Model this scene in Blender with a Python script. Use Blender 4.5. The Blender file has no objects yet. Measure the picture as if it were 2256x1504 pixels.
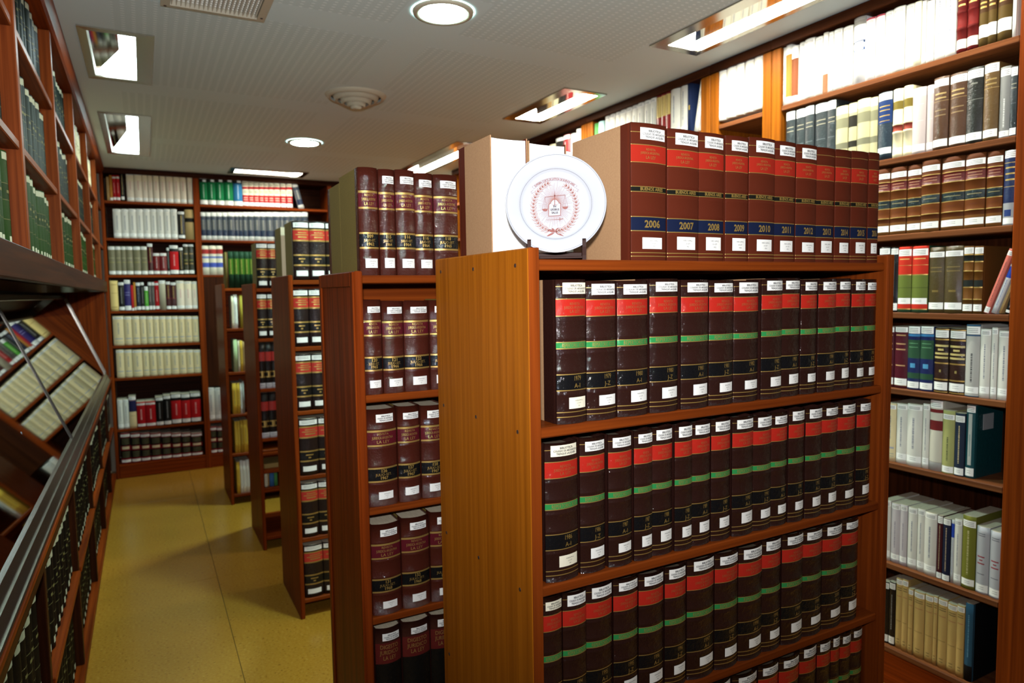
import bpy, math, random
from mathutils import Matrix, Vector

random.seed(7)
scene = bpy.context.scene
COL = scene.collection
R = math.radians

# ------------------------------------------------------------------ camera
CAM_H = 1.68
F_PX, YAW, PITCH, ROLL = 1502.98, 0.4935, 0.07317, -0.01511
fw = Vector((math.sin(YAW)*math.cos(PITCH), math.cos(YAW)*math.cos(PITCH), -math.sin(PITCH)))
rt = Vector((math.cos(YAW), -math.sin(YAW), 0))
up = rt.cross(fw)
rt, up = rt*math.cos(ROLL)+up*math.sin(ROLL), up*math.cos(ROLL)-rt*math.sin(ROLL)
cam_d = bpy.data.cameras.new('camera')
cam = bpy.data.objects.new('camera', cam_d)
COL.objects.link(cam)
cam_d.sensor_width = 36.0
cam_d.lens = 36.0*F_PX/2256.0
cam_d.clip_start = 0.05
m = Matrix((rt, up, -fw)).transposed().to_4x4()
m.translation = (0, 0, CAM_H)
cam.matrix_world = m
cam_d.dof.use_dof = True
cam_d.dof.focus_distance = 1.62
cam_d.dof.aperture_fstop = 4.0
scene.camera = cam

# ------------------------------------------------------------------ world and light
w = bpy.data.worlds.new('world')
scene.world = w
w.use_nodes = True
w.node_tree.nodes['Background'].inputs[0].default_value = (1, .93, .8, 1)
w.node_tree.nodes['Background'].inputs[1].default_value = 0.02

# the photographer's hot-shoe flash, head tilted up a little above the lens
FLASH_W = 182.0
fl = bpy.data.lights.new('camera_flash', 'SPOT')
fl.energy = FLASH_W
fl.color = (.98, .98, 1.0)
fl.shadow_soft_size = 0.035
fl.spot_size = R(150)
fl.spot_blend = 1.0
flo = bpy.data.objects.new('camera_flash', fl)
COL.objects.link(flo)
flo.location = (-0.03, -0.04, CAM_H+0.17)
aim = Vector((math.sin(YAW), math.cos(YAW), 0.48))
flo.rotation_euler = aim.to_track_quat('-Z', 'Y').to_euler()

LAMP_E = 20.0        # trough lamps on the left
LAMP_R = 230.0       # narrow trough lamps on the right
LAMP_N = 60.0       # trough lamp at the back
DOWN_E = 330.0        # round downlights

scene.view_settings.view_transform = 'Standard'
scene.view_settings.look = 'None'
scene.view_settings.gamma = 1.0
scene.view_settings.use_curve_mapping = False
scene.view_settings.exposure = 0.46
scene.cycles.max_bounces = 7
scene.cycles.diffuse_bounces = 4
scene.cycles.glossy_bounces = 4
scene.cycles.transmission_bounces = 6
scene.cycles.caustics_reflective = False
scene.cycles.caustics_refractive = False
scene.cycles.sample_clamp_indirect = 4.0

# ------------------------------------------------------------------ materials
def lin(c):
    return tuple((x/12.92 if x <= .04045 else ((x+.055)/1.055)**2.4) for x in c)

def hexc(h):
    h = h.lstrip('#')
    return lin([int(h[i:i+2], 16)/255 for i in (0, 2, 4)])

MATS = {}

def base_mat(name):
    mt = bpy.data.materials.new(name)
    mt.use_nodes = True
    return mt, mt.node_tree, mt.node_tree.nodes['Principled BSDF']

def node(nt, kind, **kw):
    n = nt.nodes.new(kind)
    for k, v in kw.items():
        setattr(n, k, v)
    return n

def M(key):
    """'#rrggbb' plain paper or cloth, '*#rrggbb' wrapped in clear plastic, '~#rrggbb' satin cloth binding, or a named material"""
    if key in MATS:
        return MATS[key]
    mt, nt, b = base_mat('paint_'+key.replace('#', '').replace('*', 'wrapped_').replace('~', 'cloth_'))
    c = hexc(key.lstrip('*~'))
    b.inputs['Base Color'].default_value = (*c, 1)
    b.inputs['Roughness'].default_value = .62
    b.inputs['Specular IOR Level'].default_value = .1
    if key[0] in '*~':
        tc = node(nt, 'ShaderNodeTexCoord')
        nz = node(nt, 'ShaderNodeTexNoise')
        nz.inputs['Scale'].default_value = 600
        nt.links.new(tc.outputs['Object'], nz.inputs['Vector'])
        bp = node(nt, 'ShaderNodeBump')
        bp.inputs['Strength'].default_value = .12
        bp.inputs['Distance'].default_value = .002
        nt.links.new(nz.outputs['Fac'], bp.inputs['Height'])
        nt.links.new(bp.outputs['Normal'], b.inputs['Normal'])
        b.inputs['Roughness'].default_value = .5
        b.inputs['Specular IOR Level'].default_value = .05
    if key[0] == '*':
        b.inputs['Coat Weight'].default_value = .6
        b.inputs['Coat Roughness'].default_value = .045
        n2 = node(nt, 'ShaderNodeTexNoise')
        n2.inputs['Scale'].default_value = 95
        n2.inputs['Detail'].default_value = 3
        n2.inputs['Roughness'].default_value = .62
        nt.links.new(tc.outputs['Object'], n2.inputs['Vector'])
        b2 = node(nt, 'ShaderNodeBump')
        b2.inputs['Strength'].default_value = .8
        b2.inputs['Distance'].default_value = .0045
        nt.links.new(n2.outputs['Fac'], b2.inputs['Height'])
        nt.links.new(b2.outputs['Normal'], b.inputs['Coat Normal'])
    MATS[key] = mt
    return mt

def wood(name, dark, light, axis, rough=.4, coat=0.0, scale=1.0):
    mt, nt, b = base_mat(name)
    tc = node(nt, 'ShaderNodeTexCoord')
    oi = node(nt, 'ShaderNodeObjectInfo')
    add = node(nt, 'ShaderNodeVectorMath', operation='ADD')
    mul = node(nt, 'ShaderNodeVectorMath', operation='SCALE')
    mul.inputs['Scale'].default_value = 13.7
    cx = node(nt, 'ShaderNodeCombineXYZ')
    for i in range(3):
        nt.links.new(oi.outputs['Random'], cx.inputs[i])
    nt.links.new(cx.outputs[0], mul.inputs[0])
    nt.links.new(tc.outputs['Object'], add.inputs[0])
    nt.links.new(mul.outputs[0], add.inputs[1])
    mp = node(nt, 'ShaderNodeMapping')
    s = [70*scale]*3
    s['xyz'.index(axis)] = 1.3*scale
    mp.inputs['Scale'].default_value = s
    nt.links.new(add.outputs[0], mp.inputs['Vector'])
    n1 = node(nt, 'ShaderNodeTexNoise')
    n1.inputs['Scale'].default_value = 1.0
    n1.inputs['Detail'].default_value = 6
    n1.inputs['Distortion'].default_value = .35
    nt.links.new(mp.outputs[0], n1.inputs['Vector'])
    rp = node(nt, 'ShaderNodeValToRGB')
    rp.color_ramp.elements[0].position = .3
    rp.color_ramp.elements[0].color = (*hexc(dark), 1)
    rp.color_ramp.elements[1].position = .72
    rp.color_ramp.elements[1].color = (*hexc(light), 1)
    nt.links.new(n1.outputs['Fac'], rp.inputs[0])
    nt.links.new(rp.outputs[0], b.inputs['Base Color'])
    b.inputs['Roughness'].default_value = rough
    b.inputs['Coat Weight'].default_value = coat
    b.inputs['Coat Roughness'].default_value = .3
    b.inputs['Specular IOR Level'].default_value = .03
    bp = node(nt, 'ShaderNodeBump')
    bp.inputs['Strength'].default_value = .08
    bp.inputs['Distance'].default_value = .002
    nt.links.new(n1.outputs['Fac'], bp.inputs['Height'])
    nt.links.new(bp.outputs[0], b.inputs['Normal'])
    MATS[name] = mt
    return mt

WOODS = {  # tone: (dark, light)
    'amber': ('84470b', 'a05c12'),
    'cedar': ('5a2409', '803a10'),
    'mahog': ('562008', '88390e'),
    'umber': ('240f07', '42200e'),
    'honey': ('5e3008', '8a4e10'),
    'hazel': ('4e2c1a', '744628'),
    'rose':  ('5c2710', '86421c'),
}
for tone, (dk, lt) in WOODS.items():
    for ax in 'xyz':
        wood(f'wood_{tone}_{ax}', '#'+dk, '#'+lt, ax)

def simple(name, col, rough=.5, metal=0.0, **kw):
    mt, nt, b = base_mat(name)
    b.inputs['Base Color'].default_value = (*hexc(col), 1)
    b.inputs['Roughness'].default_value = rough
    b.inputs['Metallic'].default_value = metal
    for k, v in kw.items():
        b.inputs[k.replace('_', ' ')].default_value = v
    MATS[name] = mt
    return mt

simple('gold', '#a98a48', .45, .6)
simple('ink', '#2a2a30', .7)
simple('sepia', '#7a4038', .6)
simple('white_label', '#e9e8e2', .45)
simple('cream_label', '#e6e0c8', .45)
simple('porcelain', '#a6a8ae', .14)
simple('ebony', '#2a140d', .5, 0, Specular_IOR_Level=.08)
simple('gold_dull', '#8a5a30', .5, .3)
simple('mirror', '#c2bdb0', .06, 1.0)
simple('steel_rim', '#a8a294', .22, 1.0)
simple('alu', '#8f8b82', .27, 1.0)
simple('alu_dark', '#4a4844', .35, 1.0)
simple('painted_metal', '#b9b3a0', .4)
simple('painted_white', '#d9d5c8', .45)
simple('dark_void', '#14120f', .8)
simple('plug', '#2c160a', .6)

def paper_mat(name, a, bcol):
    mt, nt, b = base_mat(name)
    tc = node(nt, 'ShaderNodeTexCoord')
    mp = node(nt, 'ShaderNodeMapping')
    mp.inputs['Scale'].default_value = (900, 25, 3)
    nz = node(nt, 'ShaderNodeTexNoise')
    nz.inputs['Scale'].default_value = 1
    rp = node(nt, 'ShaderNodeValToRGB')
    rp.color_ramp.elements[0].position = .3
    rp.color_ramp.elements[0].color = (*hexc(a), 1)
    rp.color_ramp.elements[1].position = .7
    rp.color_ramp.elements[1].color = (*hexc(bcol), 1)
    nt.links.new(tc.outputs['Object'], mp.inputs[0])
    nt.links.new(mp.outputs[0], nz.inputs['Vector'])
    nt.links.new(nz.outputs['Fac'], rp.inputs[0])
    nt.links.new(rp.outputs[0], b.inputs['Base Color'])
    b.inputs['Roughness'].default_value = .8
    MATS[name] = mt
paper_mat('page', '#b3a68c', '#cfc4aa')
paper_mat('page_dusty', '#453a2c', '#5c4e3c')  # dust plus the shadow of the shelf above, both put into the page colour
paper_mat('page_white', '#e8e6e2', '#f6f5f2')

def cloth_mat(name, a, bcol):
    mt, nt, b = base_mat(name)
    tc = node(nt, 'ShaderNodeTexCoord')
    nz = node(nt, 'ShaderNodeTexNoise')
    nz.inputs['Scale'].default_value = 260
    nz.inputs['Detail'].default_value = 3
    rp = node(nt, 'ShaderNodeValToRGB')
    rp.color_ramp.elements[0].color = (*hexc(a), 1)
    rp.color_ramp.elements[1].color = (*hexc(bcol), 1)
    nt.links.new(tc.outputs['Object'], nz.inputs['Vector'])
    nt.links.new(nz.outputs['Fac'], rp.inputs[0])
    nt.links.new(rp.outputs[0], b.inputs['Base Color'])
    b.inputs['Roughness'].default_value = .8
    MATS[name] = mt
cloth_mat('cloth_tan', '#8f6a48', '#a8835c')
cloth_mat('cloth_olive', '#6b5a1c', '#88752c')
cloth_mat('cloth_dark', '#1c1512', '#2a201b')

def emit_mat(name, col, strength):
    mt = bpy.data.materials.new(name)
    mt.use_nodes = True
    nt = mt.node_tree
    nt.nodes.remove(nt.nodes['Principled BSDF'])
    e = node(nt, 'ShaderNodeEmission')
    e.inputs[0].default_value = (*lin(col), 1)
    e.inputs[1].default_value = strength
    nt.links.new(e.outputs[0], nt.nodes['Material Output'].inputs[0])
    MATS[name] = mt
emit_mat('lamp_warm', (.86, .96, .97), LAMP_E)
emit_mat('lamp_back', (1, .99, .93), LAMP_N)
emit_mat('lamp_strip', (1, .99, .93), LAMP_R)
emit_mat('lamp_down', (.80, .98, .94), DOWN_E)

def floor_mat():
    mt, nt, b = base_mat('vinyl_floor')
    tc = node(nt, 'ShaderNodeTexCoord')
    mp = node(nt, 'ShaderNodeMapping')
    mp.inputs['Scale'].default_value = (75, 130, 1)
    nt.links.new(tc.outputs['Object'], mp.inputs[0])
    v = node(nt, 'ShaderNodeTexNoise')
    v.inputs['Scale'].default_value = 1
    v.inputs['Detail'].default_value = 3
    nt.links.new(mp.outputs[0], v.inputs['Vector'])
    rp = node(nt, 'ShaderNodeValToRGB')
    e = rp.color_ramp.elements
    e[0].position, e[0].color = .31, (*hexc('#6a4816'), 1)
    e[1].position, e[1].color = .37, (*hexc('#b07c26'), 1)
    e.new(.62).color = (*hexc('#b6842c'), 1)
    e.new(.72).color = (*hexc('#cc9c48'), 1)
    nt.links.new(v.outputs['Fac'], rp.inputs[0])
    n2 = node(nt, 'ShaderNodeTexNoise')
    n2.inputs['Scale'].default_value = 2.2
    nt.links.new(tc.outputs['Object'], n2.inputs['Vector'])
    mx = node(nt, 'ShaderNodeMix', data_type='RGBA', blend_type='MULTIPLY')
    mx.inputs[0].default_value = .35
    nt.links.new(rp.outputs[0], mx.inputs[6])
    nt.links.new(n2.outputs['Color'], mx.inputs[7])
    hs = node(nt, 'ShaderNodeRGBToBW')
    nt.links.new(n2.outputs['Color'], hs.inputs[0])
    nt.links.new(hs.outputs[0], mx.inputs[7])
    nt.links.new(mx.outputs[2], b.inputs['Base Color'])
    b.inputs['Roughness'].default_value = .22
    b.inputs['Specular IOR Level'].default_value = .45
    MATS['floor'] = mt
floor_mat()

def ceiling_mats():
    simple('plaster', '#cddfe4', .75)
    mt, nt, b = base_mat('perforated_plaster')
    tc = node(nt, 'ShaderNodeTexCoord')
    sp = node(nt, 'ShaderNodeSeparateXYZ')
    nt.links.new(tc.outputs['Object'], sp.inputs[0])
    d = []
    for i, (pitch, half) in enumerate(((.04, .0085), (.026, .0046))):
        a = node(nt, 'ShaderNodeMath', operation='DIVIDE')
        a.inputs[1].default_value = pitch
        nt.links.new(sp.outputs[i], a.inputs[0])
        f = node(nt, 'ShaderNodeMath', operation='FRACT')
        nt.links.new(a.outputs[0], f.inputs[0])
        s = node(nt, 'ShaderNodeMath', operation='SUBTRACT')
        s.inputs[1].default_value = .5
        nt.links.new(f.outputs[0], s.inputs[0])
        m2 = node(nt, 'ShaderNodeMath', operation='MULTIPLY')
        m2.inputs[1].default_value = pitch/half
        nt.links.new(s.outputs[0], m2.inputs[0])
        q = node(nt, 'ShaderNodeMath', operation='POWER')
        q.inputs[1].default_value = 2
        ab = node(nt, 'ShaderNodeMath', operation='ABSOLUTE')
        nt.links.new(m2.outputs[0], ab.inputs[0])
        nt.links.new(ab.outputs[0], q.inputs[0])
        d.append(q)
    sm = node(nt, 'ShaderNodeMath', operation='ADD')
    nt.links.new(d[0].outputs[0], sm.inputs[0])
    nt.links.new(d[1].outputs[0], sm.inputs[1])
    lt = node(nt, 'ShaderNodeMath', operation='LESS_THAN')
    lt.inputs[1].default_value = 1
    nt.links.new(sm.outputs[0], lt.inputs[0])
    mx = node(nt, 'ShaderNodeMix', data_type='RGBA')
    mx.inputs[6].default_value = (*hexc('#c6d8dc'), 1)
    mx.inputs[7].default_value = (*hexc('#e2eff3'), 1)
    nt.links.new(lt.outputs[0], mx.inputs[0])
    nt.links.new(mx.outputs[2], b.inputs['Base Color'])
    b.inputs['Roughness'].default_value = .75
    MATS['perforated'] = mt
ceiling_mats()

def glass_mat():
    mt = bpy.data.materials.new('clear_glass')
    mt.use_nodes = True
    nt = mt.node_tree
    nt.nodes.remove(nt.nodes['Principled BSDF'])
    t = node(nt, 'ShaderNodeBsdfTransparent')
    t.inputs[0].default_value = (.86, .89, .86, 1)
    g = node(nt, 'ShaderNodeBsdfGlossy')
    g.inputs['Roughness'].default_value = .03
    fr = node(nt, 'ShaderNodeFresnel')
    fr.inputs[0].default_value = 1.5
    mx = node(nt, 'ShaderNodeMixShader')
    nt.links.new(fr.outputs[0], mx.inputs[0])
    nt.links.new(t.outputs[0], mx.inputs[1])
    nt.links.new(g.outputs[0], mx.inputs[2])
    nt.links.new(mx.outputs[0], nt.nodes['Material Output'].inputs[0])
    MATS['glass'] = mt
glass_mat()

# ------------------------------------------------------------------ mesh helpers
def mesh_obj(name, verts, faces, mats, parent=None, loc=(0, 0, 0), idx=None, smooth=False, rot=None):
    me = bpy.data.meshes.new(name)
    me.from_pydata([tuple(v) for v in verts], [], [tuple(f) for f in faces])
    if isinstance(mats, str):
        mats = [mats]
    for k in mats:
        me.materials.append(M(k))
    if idx is not None:
        me.polygons.foreach_set('material_index', idx)
    if smooth is True:
        me.polygons.foreach_set('use_smooth', [True]*len(me.polygons))
    elif smooth:
        me.polygons.foreach_set('use_smooth', smooth)
    me.update()
    o = bpy.data.objects.new(name, me)
    COL.objects.link(o)
    o.location = loc
    if rot:
        o.rotation_euler = rot
    if parent:
        o.parent = parent
    return o

def tag(o, label=None, category=None, group=None, kind=None):
    for k, v in (('label', label), ('category', category), ('group', group), ('kind', kind)):
        if v:
            o[k] = v
    return o

def empty(name, loc, label, category, group=None, rot=(0, 0, 0)):
    o = bpy.data.objects.new(name, None)
    COL.objects.link(o)
    o.location = loc
    o.rotation_euler = rot
    o.empty_display_size = .05
    return tag(o, label, category, group)

def box_geo(x0, x1, y0, y1, z0, z1, c=0.0):
    if c <= 0:
        v = [(x, y, z) for x in (x0, x1) for y in (y0, y1) for z in (z0, z1)]
        f = [(0, 1, 3, 2), (4, 6, 7, 5), (0, 4, 5, 1), (2, 3, 7, 6), (0, 2, 6, 4), (1, 5, 7, 3)]
        return v, f
    c = min(c, (x1-x0)*.3, (y1-y0)*.3, (z1-z0)*.3)
    X, Y, Z = (x0, x1), (y0, y1), (z0, z1)
    s = (1, -1)
    v, ix = [], {}
    for i in (0, 1):
        for j in (0, 1):
            for k in (0, 1):
                for a in range(3):
                    p = [X[i]+s[i]*c, Y[j]+s[j]*c, Z[k]+s[k]*c]
                    p[a] = (X[i], Y[j], Z[k])[a]
                    ix[i, j, k, a] = len(v)
                    v.append(tuple(p))
    f = []
    for a in range(3):
        b, d = (a+1) % 3, (a+2) % 3
        for e in (0, 1):
            q = []
            for (p, r) in ((0, 0), (1, 0), (1, 1), (0, 1)):
                t = [0, 0, 0]; t[a] = e; t[b] = p; t[d] = r
                q.append(ix[(*t, a)])
            f.append(q if e else q[::-1])
    for a in range(3):       # edges along axis a
        b, d = (a+1) % 3, (a+2) % 3
        for p in (0, 1):
            for r in (0, 1):
                t0 = [0, 0, 0]; t0[b] = p; t0[d] = r
                t1 = list(t0); t1[a] = 1
                q = [ix[(*t0, b)], ix[(*t1, b)], ix[(*t1, d)], ix[(*t0, d)]]
                f.append(q if p == r else q[::-1])
    for i in (0, 1):
        for j in (0, 1):
            for k in (0, 1):
                q = [ix[i, j, k, 0], ix[i, j, k, 1], ix[i, j, k, 2]]
                f.append(q if (i+j+k) % 2 else q[::-1])
    return v, f

def board(name, x0, x1, y0, y1, z0, z1, mat, parent=None, c=.002, origin=None):
    """a bevelled board given in world coordinates; its origin is its centre"""
    cx, cy, cz = (x0+x1)/2, (y0+y1)/2, (z0+z1)/2
    v, f = box_geo(x0-cx, x1-cx, y0-cy, y1-cy, z0-cz, z1-cz, c)
    p = parent.location if parent else Vector((0, 0, 0))
    pp = parent.parent.location if parent and parent.parent else Vector((0, 0, 0))
    return mesh_obj(name, v, f, mat, parent, (cx-p.x-pp.x, cy-p.y-pp.y, cz-p.z-pp.z))

def extrude_y(poly, y0, y1):
    """prism of an (x, z) outline along y"""
    n = len(poly)
    v = [(x, y0, z) for x, z in poly]+[(x, y1, z) for x, z in poly]
    f = [tuple(range(n)), tuple(range(2*n-1, n-1, -1))]
    for i in range(n):
        j = (i+1) % n
        f.append((i, i+n, j+n, j))
    return v, f

def lathe(profile, n=48):
    v, f = [], []
    for r, z in profile:
        for i in range(n):
            a = 2*math.pi*i/n
            v.append((r*math.cos(a), r*math.sin(a), z))
    for k in range(len(profile)-1):
        for i in range(n):
            j = (i+1) % n
            f.append((k*n+i, k*n+j, (k+1)*n+j, (k+1)*n+i))
    return v, f

# ------------------------------------------------------------------ glyphs
def load_glyphs(chars, offset):
    objs = {}
    for ch in chars:
        for s in (ch, 'H'+ch+'H'):
            cu = bpy.data.curves.new('glyph', 'FONT')
            cu.body = s
            cu.size = 1
            cu.resolution_u = 2
            cu.offset = offset
            o = bpy.data.objects.new('glyph', cu)
            COL.objects.link(o)
            objs[s] = o
    cu = bpy.data.curves.new('glyph', 'FONT'); cu.body = 'HH'; cu.offset = offset
    o = bpy.data.objects.new('glyph', cu); COL.objects.link(o); objs['HH'] = o
    bpy.context.view_layer.update()
    dg = bpy.context.evaluated_depsgraph_get()
    G, W = {}, {}
    for s, o in objs.items():
        e = o.evaluated_get(dg)
        me = e.to_mesh()
        vs = [(v.co.x, v.co.y) for v in me.vertices]
        fs = [tuple(p.vertices) for p in me.polygons]
        xs = [v[0] for v in vs] or [0]
        W[s] = max(xs)-min(xs)
        G[s] = (vs, fs)
        e.to_mesh_clear()
    for o in objs.values():
        c = o.data
        bpy.data.objects.remove(o)
        bpy.data.curves.remove(c)
    cap = max(v[1] for v in G['H'][0])
    out = {}
    for ch in chars:
        vs, fs = G[ch]
        adv = W['H'+ch+'H']-W['HH']
        out[ch] = ([(x/cap, y/cap) for x, y in vs], fs, adv/cap)
    out[' '] = ([], [], .45)
    return out

CHARS = 'ABCDEFGHIJKLMNOPQRSTUVWXYZ0123456789.-()/aeijlnoscdu,'
GL = load_glyphs(CHARS, 0.0)
GB = load_glyphs(CHARS, 0.03)

def text_geo(s, cap, bold=False, maxw=None):
    """flat glyph outlines centred on x = 0 with baseline 0, squeezed to maxw"""
    g = GB if bold else GL
    x, v, f = 0.0, [], []
    for ch in s:
        vs, fs, adv = g.get(ch, g[' '])
        n = len(v)
        v += [(x+a, b) for a, b in vs]
        f += [tuple(i+n for i in q) for q in fs]
        x += adv
    sx = cap
    if maxw and x*cap > maxw:
        sx = maxw/x
    return [((a-x/2)*sx, b*cap) for a, b in v], f

# ------------------------------------------------------------------ books
def spine_y(u, b):
    return -b*(1-u*u)

def parse(style, h):
    """band list -> sorted row boundaries (t from the top, 0..1), base material and relief per row"""
    bands = style['bands']
    cuts = {0.0, 1.0}
    for i, bd in enumerate(bands):
        cuts.add(bd[0])
        if len(bd) > 2 and bd[2]:
            t1 = bands[i+1][0] if i+1 < len(bands) else 1.0
            cuts.update((max(0, bd[0]-.006), min(1, t1+.006)))
    for o in style.get('over', ()):
        cuts.update((o[0], o[1]))
    cuts = sorted(cuts)
    return cuts

def band_at(style, t):
    cur = style['bands'][0]
    for bd in style['bands']:
        if bd[0] <= t+1e-9:
            cur = bd
    return cur

def book_geo(wd, h, d, style, full):
    b = min(style.get('bulge', .18)*wd, .014)
    us = [-1, -.93, -.72, -.4, -.13, .13, .4, .72, .93, 1] if not full else [-1, -.96, -.84, -.64, -.4, -.13, .13, .4, .64, .84, .96, 1]
    cuts = parse(style, h)
    mats, mi = [], {}
    def mid(k):
        if k not in mi:
            mi[k] = len(mats); mats.append(k)
        return mi[k]
    side = style.get('side', style['bands'][0][1])
    lea = style['bands'][0][1]
    q = style.get('quarter', 0)
    pts, tags = [], []      # outline points and tag of the edge starting at each
    hw = wd/2
    pts.append((-hw, d)); tags.append('side')
    if q:
        pts.append((-hw, q)); tags.append('lea')
    pts.append((-hw, .011)); tags.append('joint')
    pts.append((-hw+.0012, .005)); tags.append('joint')
    n0 = len(pts)
    for i, u in enumerate(us):
        pts.append((u*hw, spine_y(u, b)))
        tags.append(('sp', i))
    n1 = len(pts)
    tags[-1] = 'joint'
    pts.append((hw-.0012, .005)); tags.append('joint')
    pts.append((hw, .011)); tags.append('lea' if q else 'side')
    if q:
        pts.append((hw, q)); tags.append('side')
    pts.append((hw, d)); tags.append('edge')
    no = len(pts)
    if full:
        t = .0028
        inner = []
        for i, (x, y) in enumerate(pts):
            if n0 <= i < n1:
                u = us[i-n0]
                inner.append((u*(hw-t), spine_y(u, b)+t))
            else:
                inner.append((x+t if x < 0 else x-t, y))
        loop = pts+inner[::-1]
    else:
        loop = pts
    n = len(loop)
    v, f, ix, sm = [], [], [], []
    offs = []
    for k, t in enumerate(cuts):
        a = band_at(style, t-1e-4 if k else t)
        c = band_at(style, min(t+1e-4, .9999))
        off = max(a[2] if len(a) > 2 else 0, c[2] if len(c) > 2 else 0)
        for i, (x, y) in enumerate(loop):
            yy = y-off*(1 if n0 < i < n1-1 else 0)
            v.append((x, yy, h*(1-t)))
    for k in range(len(cuts)-1):
        tm = (cuts[k]+cuts[k+1])/2
        bm = band_at(style, tm)[1]
        ov = [o for o in style.get('over', ()) if o[0] <= tm <= o[1]]
        for i in range(n):
            j = (i+1) % n
            tg = tags[i] if i < no else 'in'
            if tg == 'edge' or (full and i == n-1):
                mm = side if full else 'page'
            elif tg == 'in':
                mm = lea
            elif tg == 'side':
                mm = side
            elif tg in ('lea', 'joint'):
                mm = lea
            else:
                mm = bm
                for o in ov:
                    if o[3] <= tg[1] <= o[4]:
                        mm = o[2]
            f.append((k*n+i, (k+1)*n+i, (k+1)*n+j, k*n+j)[::-1])
            ix.append(mid(mm))
            sm.append(isinstance(tg, tuple))
    top = list(range(n)); bot = [(len(cuts)-1)*n+i for i in range(n)]
    if full:
        for i in range(no-1):
            for base, flip in ((0, False), ((len(cuts)-1)*n, True)):
                qd = (base+i, base+i+1, base+n-2-i, base+n-1-i)
                f.append(qd[::-1] if flip else qd)
                ix.append(mid(lea)); sm.append(False)
    else:
        f.append(tuple(top[::-1])); ix.append(mid('page')); sm.append(False)
        f.append(tuple(bot)); ix.append(mid('page')); sm.append(False)
    return v, f, mats, ix, sm, b

def pages_geo(wd, h, d, b, hollow=.006, low=.0045, back=0.0):
    hw = wd/2-.0030
    out = [(-hw, .004+back), (-hw, d-.004), (-hw*.7, d-.004-hollow*.55), (-hw*.3, d-.004-hollow*.95), (hw*.3, d-.004-hollow*.95), (hw*.7, d-.004-hollow*.55), (hw, d-.004), (hw, .004+back), (hw*.6, -b*.3+back), (-hw*.6, -b*.3+back)]
    n = len(out)
    v = [(x, y, .0035) for x, y in out]+[(x, y, h-low) for x, y in out]
    f = [tuple(range(n)), tuple(range(2*n-1, n-1, -1))]
    for i in range(n):
        j = (i+1) % n
        f.append((i, i+n, j+n, j))
    return v, f

def sticker_geo(wd, b, cx, half_w, z0, z1, off=.0007, n=6):
    v, f = [], []
    for i in range(n+1):
        x = cx+half_w*(2*i/n-1)
        u = max(-1, min(1, x/(wd/2)))
        for z in (z0, z1):
            v.append((x, spine_y(u, b)-off, z))
    for i in range(n):
        f.append((2*i, 2*i+2, 2*i+3, 2*i+1))
    return v, f

def spine_text(lines, wd, b, off=.0011):
    """lines: (text, baseline z, cap height, max width, centre x, bold)"""
    V, Fc = [], []
    for s, z, cap, mw, cx, bold in lines:
        v, f = text_geo(s, cap, bold, mw)
        n = len(V)
        for x, y in v:
            X = cx+x
            u = max(-1, min(1, X/(wd/2)))
            V.append((X, spine_y(u, b)-off, z+y))
        Fc += [tuple(i+n for i in q) for q in f]
    return V, Fc

def lib_label(root, cover, wd, b, h, t0, t1, cx, hw, mat='white_label'):
    z1, z0 = h*(1-t0), h*(1-t1)
    v, f = sticker_geo(wd, b, cx, hw, z0, z1)
    o = mesh_obj('library_sticker', v, f, mat, root)
    hh = z1-z0
    lines = [('BIBLIOTECA', z0+hh*.66, hh*.185, hw*1.05, cx+hw*.1, True),
             ('COLEGIO DE ABOGADOS', z0+hh*.40, hh*.175, hw*1.78, cx+hw*.05, True),
             ('TRENQUE LAUQUEN', z0+hh*.14, hh*.175, hw*1.5, cx+hw*.1, True)]
    v, f = spine_text(lines, wd, b)
    mesh_obj('lettering', v, f, 'ink', o)['kind'] = 'stuff'

def call_label(root, wd, b, h, t0, t1, cx, hw, lines3, mat='white_label'):
    z1, z0 = h*(1-t0), h*(1-t1)
    v, f = sticker_geo(wd, b, cx, hw, z0, z1)
    o = mesh_obj('call_number_sticker', v, f, mat, root)
    hh = z1-z0
    ls = []
    for k, s in enumerate(lines3):
        ls.append((s, z0+hh*(.66-.24*k), hh*.11, hw*(1.1 if k == 0 else .62), cx+hw*.1, False))
    v, f = spine_text(ls, wd, b)
    mesh_obj('lettering', v, f, 'ink', o)['kind'] = 'stuff'

ORD = ['first', 'second', 'third', 'fourth', 'fifth', 'sixth', 'seventh', 'eighth', 'ninth', 'tenth', 'eleventh', 'twelfth', 'thirteenth', 'fourteenth', 'fifteenth', 'sixteenth', 'seventeenth', 'eighteenth', 'nineteenth', 'twentieth', 'twenty-first', 'twenty-second', 'twenty-third', 'twenty-fourth', 'twenty-fifth', 'twenty-sixth', 'twenty-seventh', 'twenty-eighth']

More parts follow.
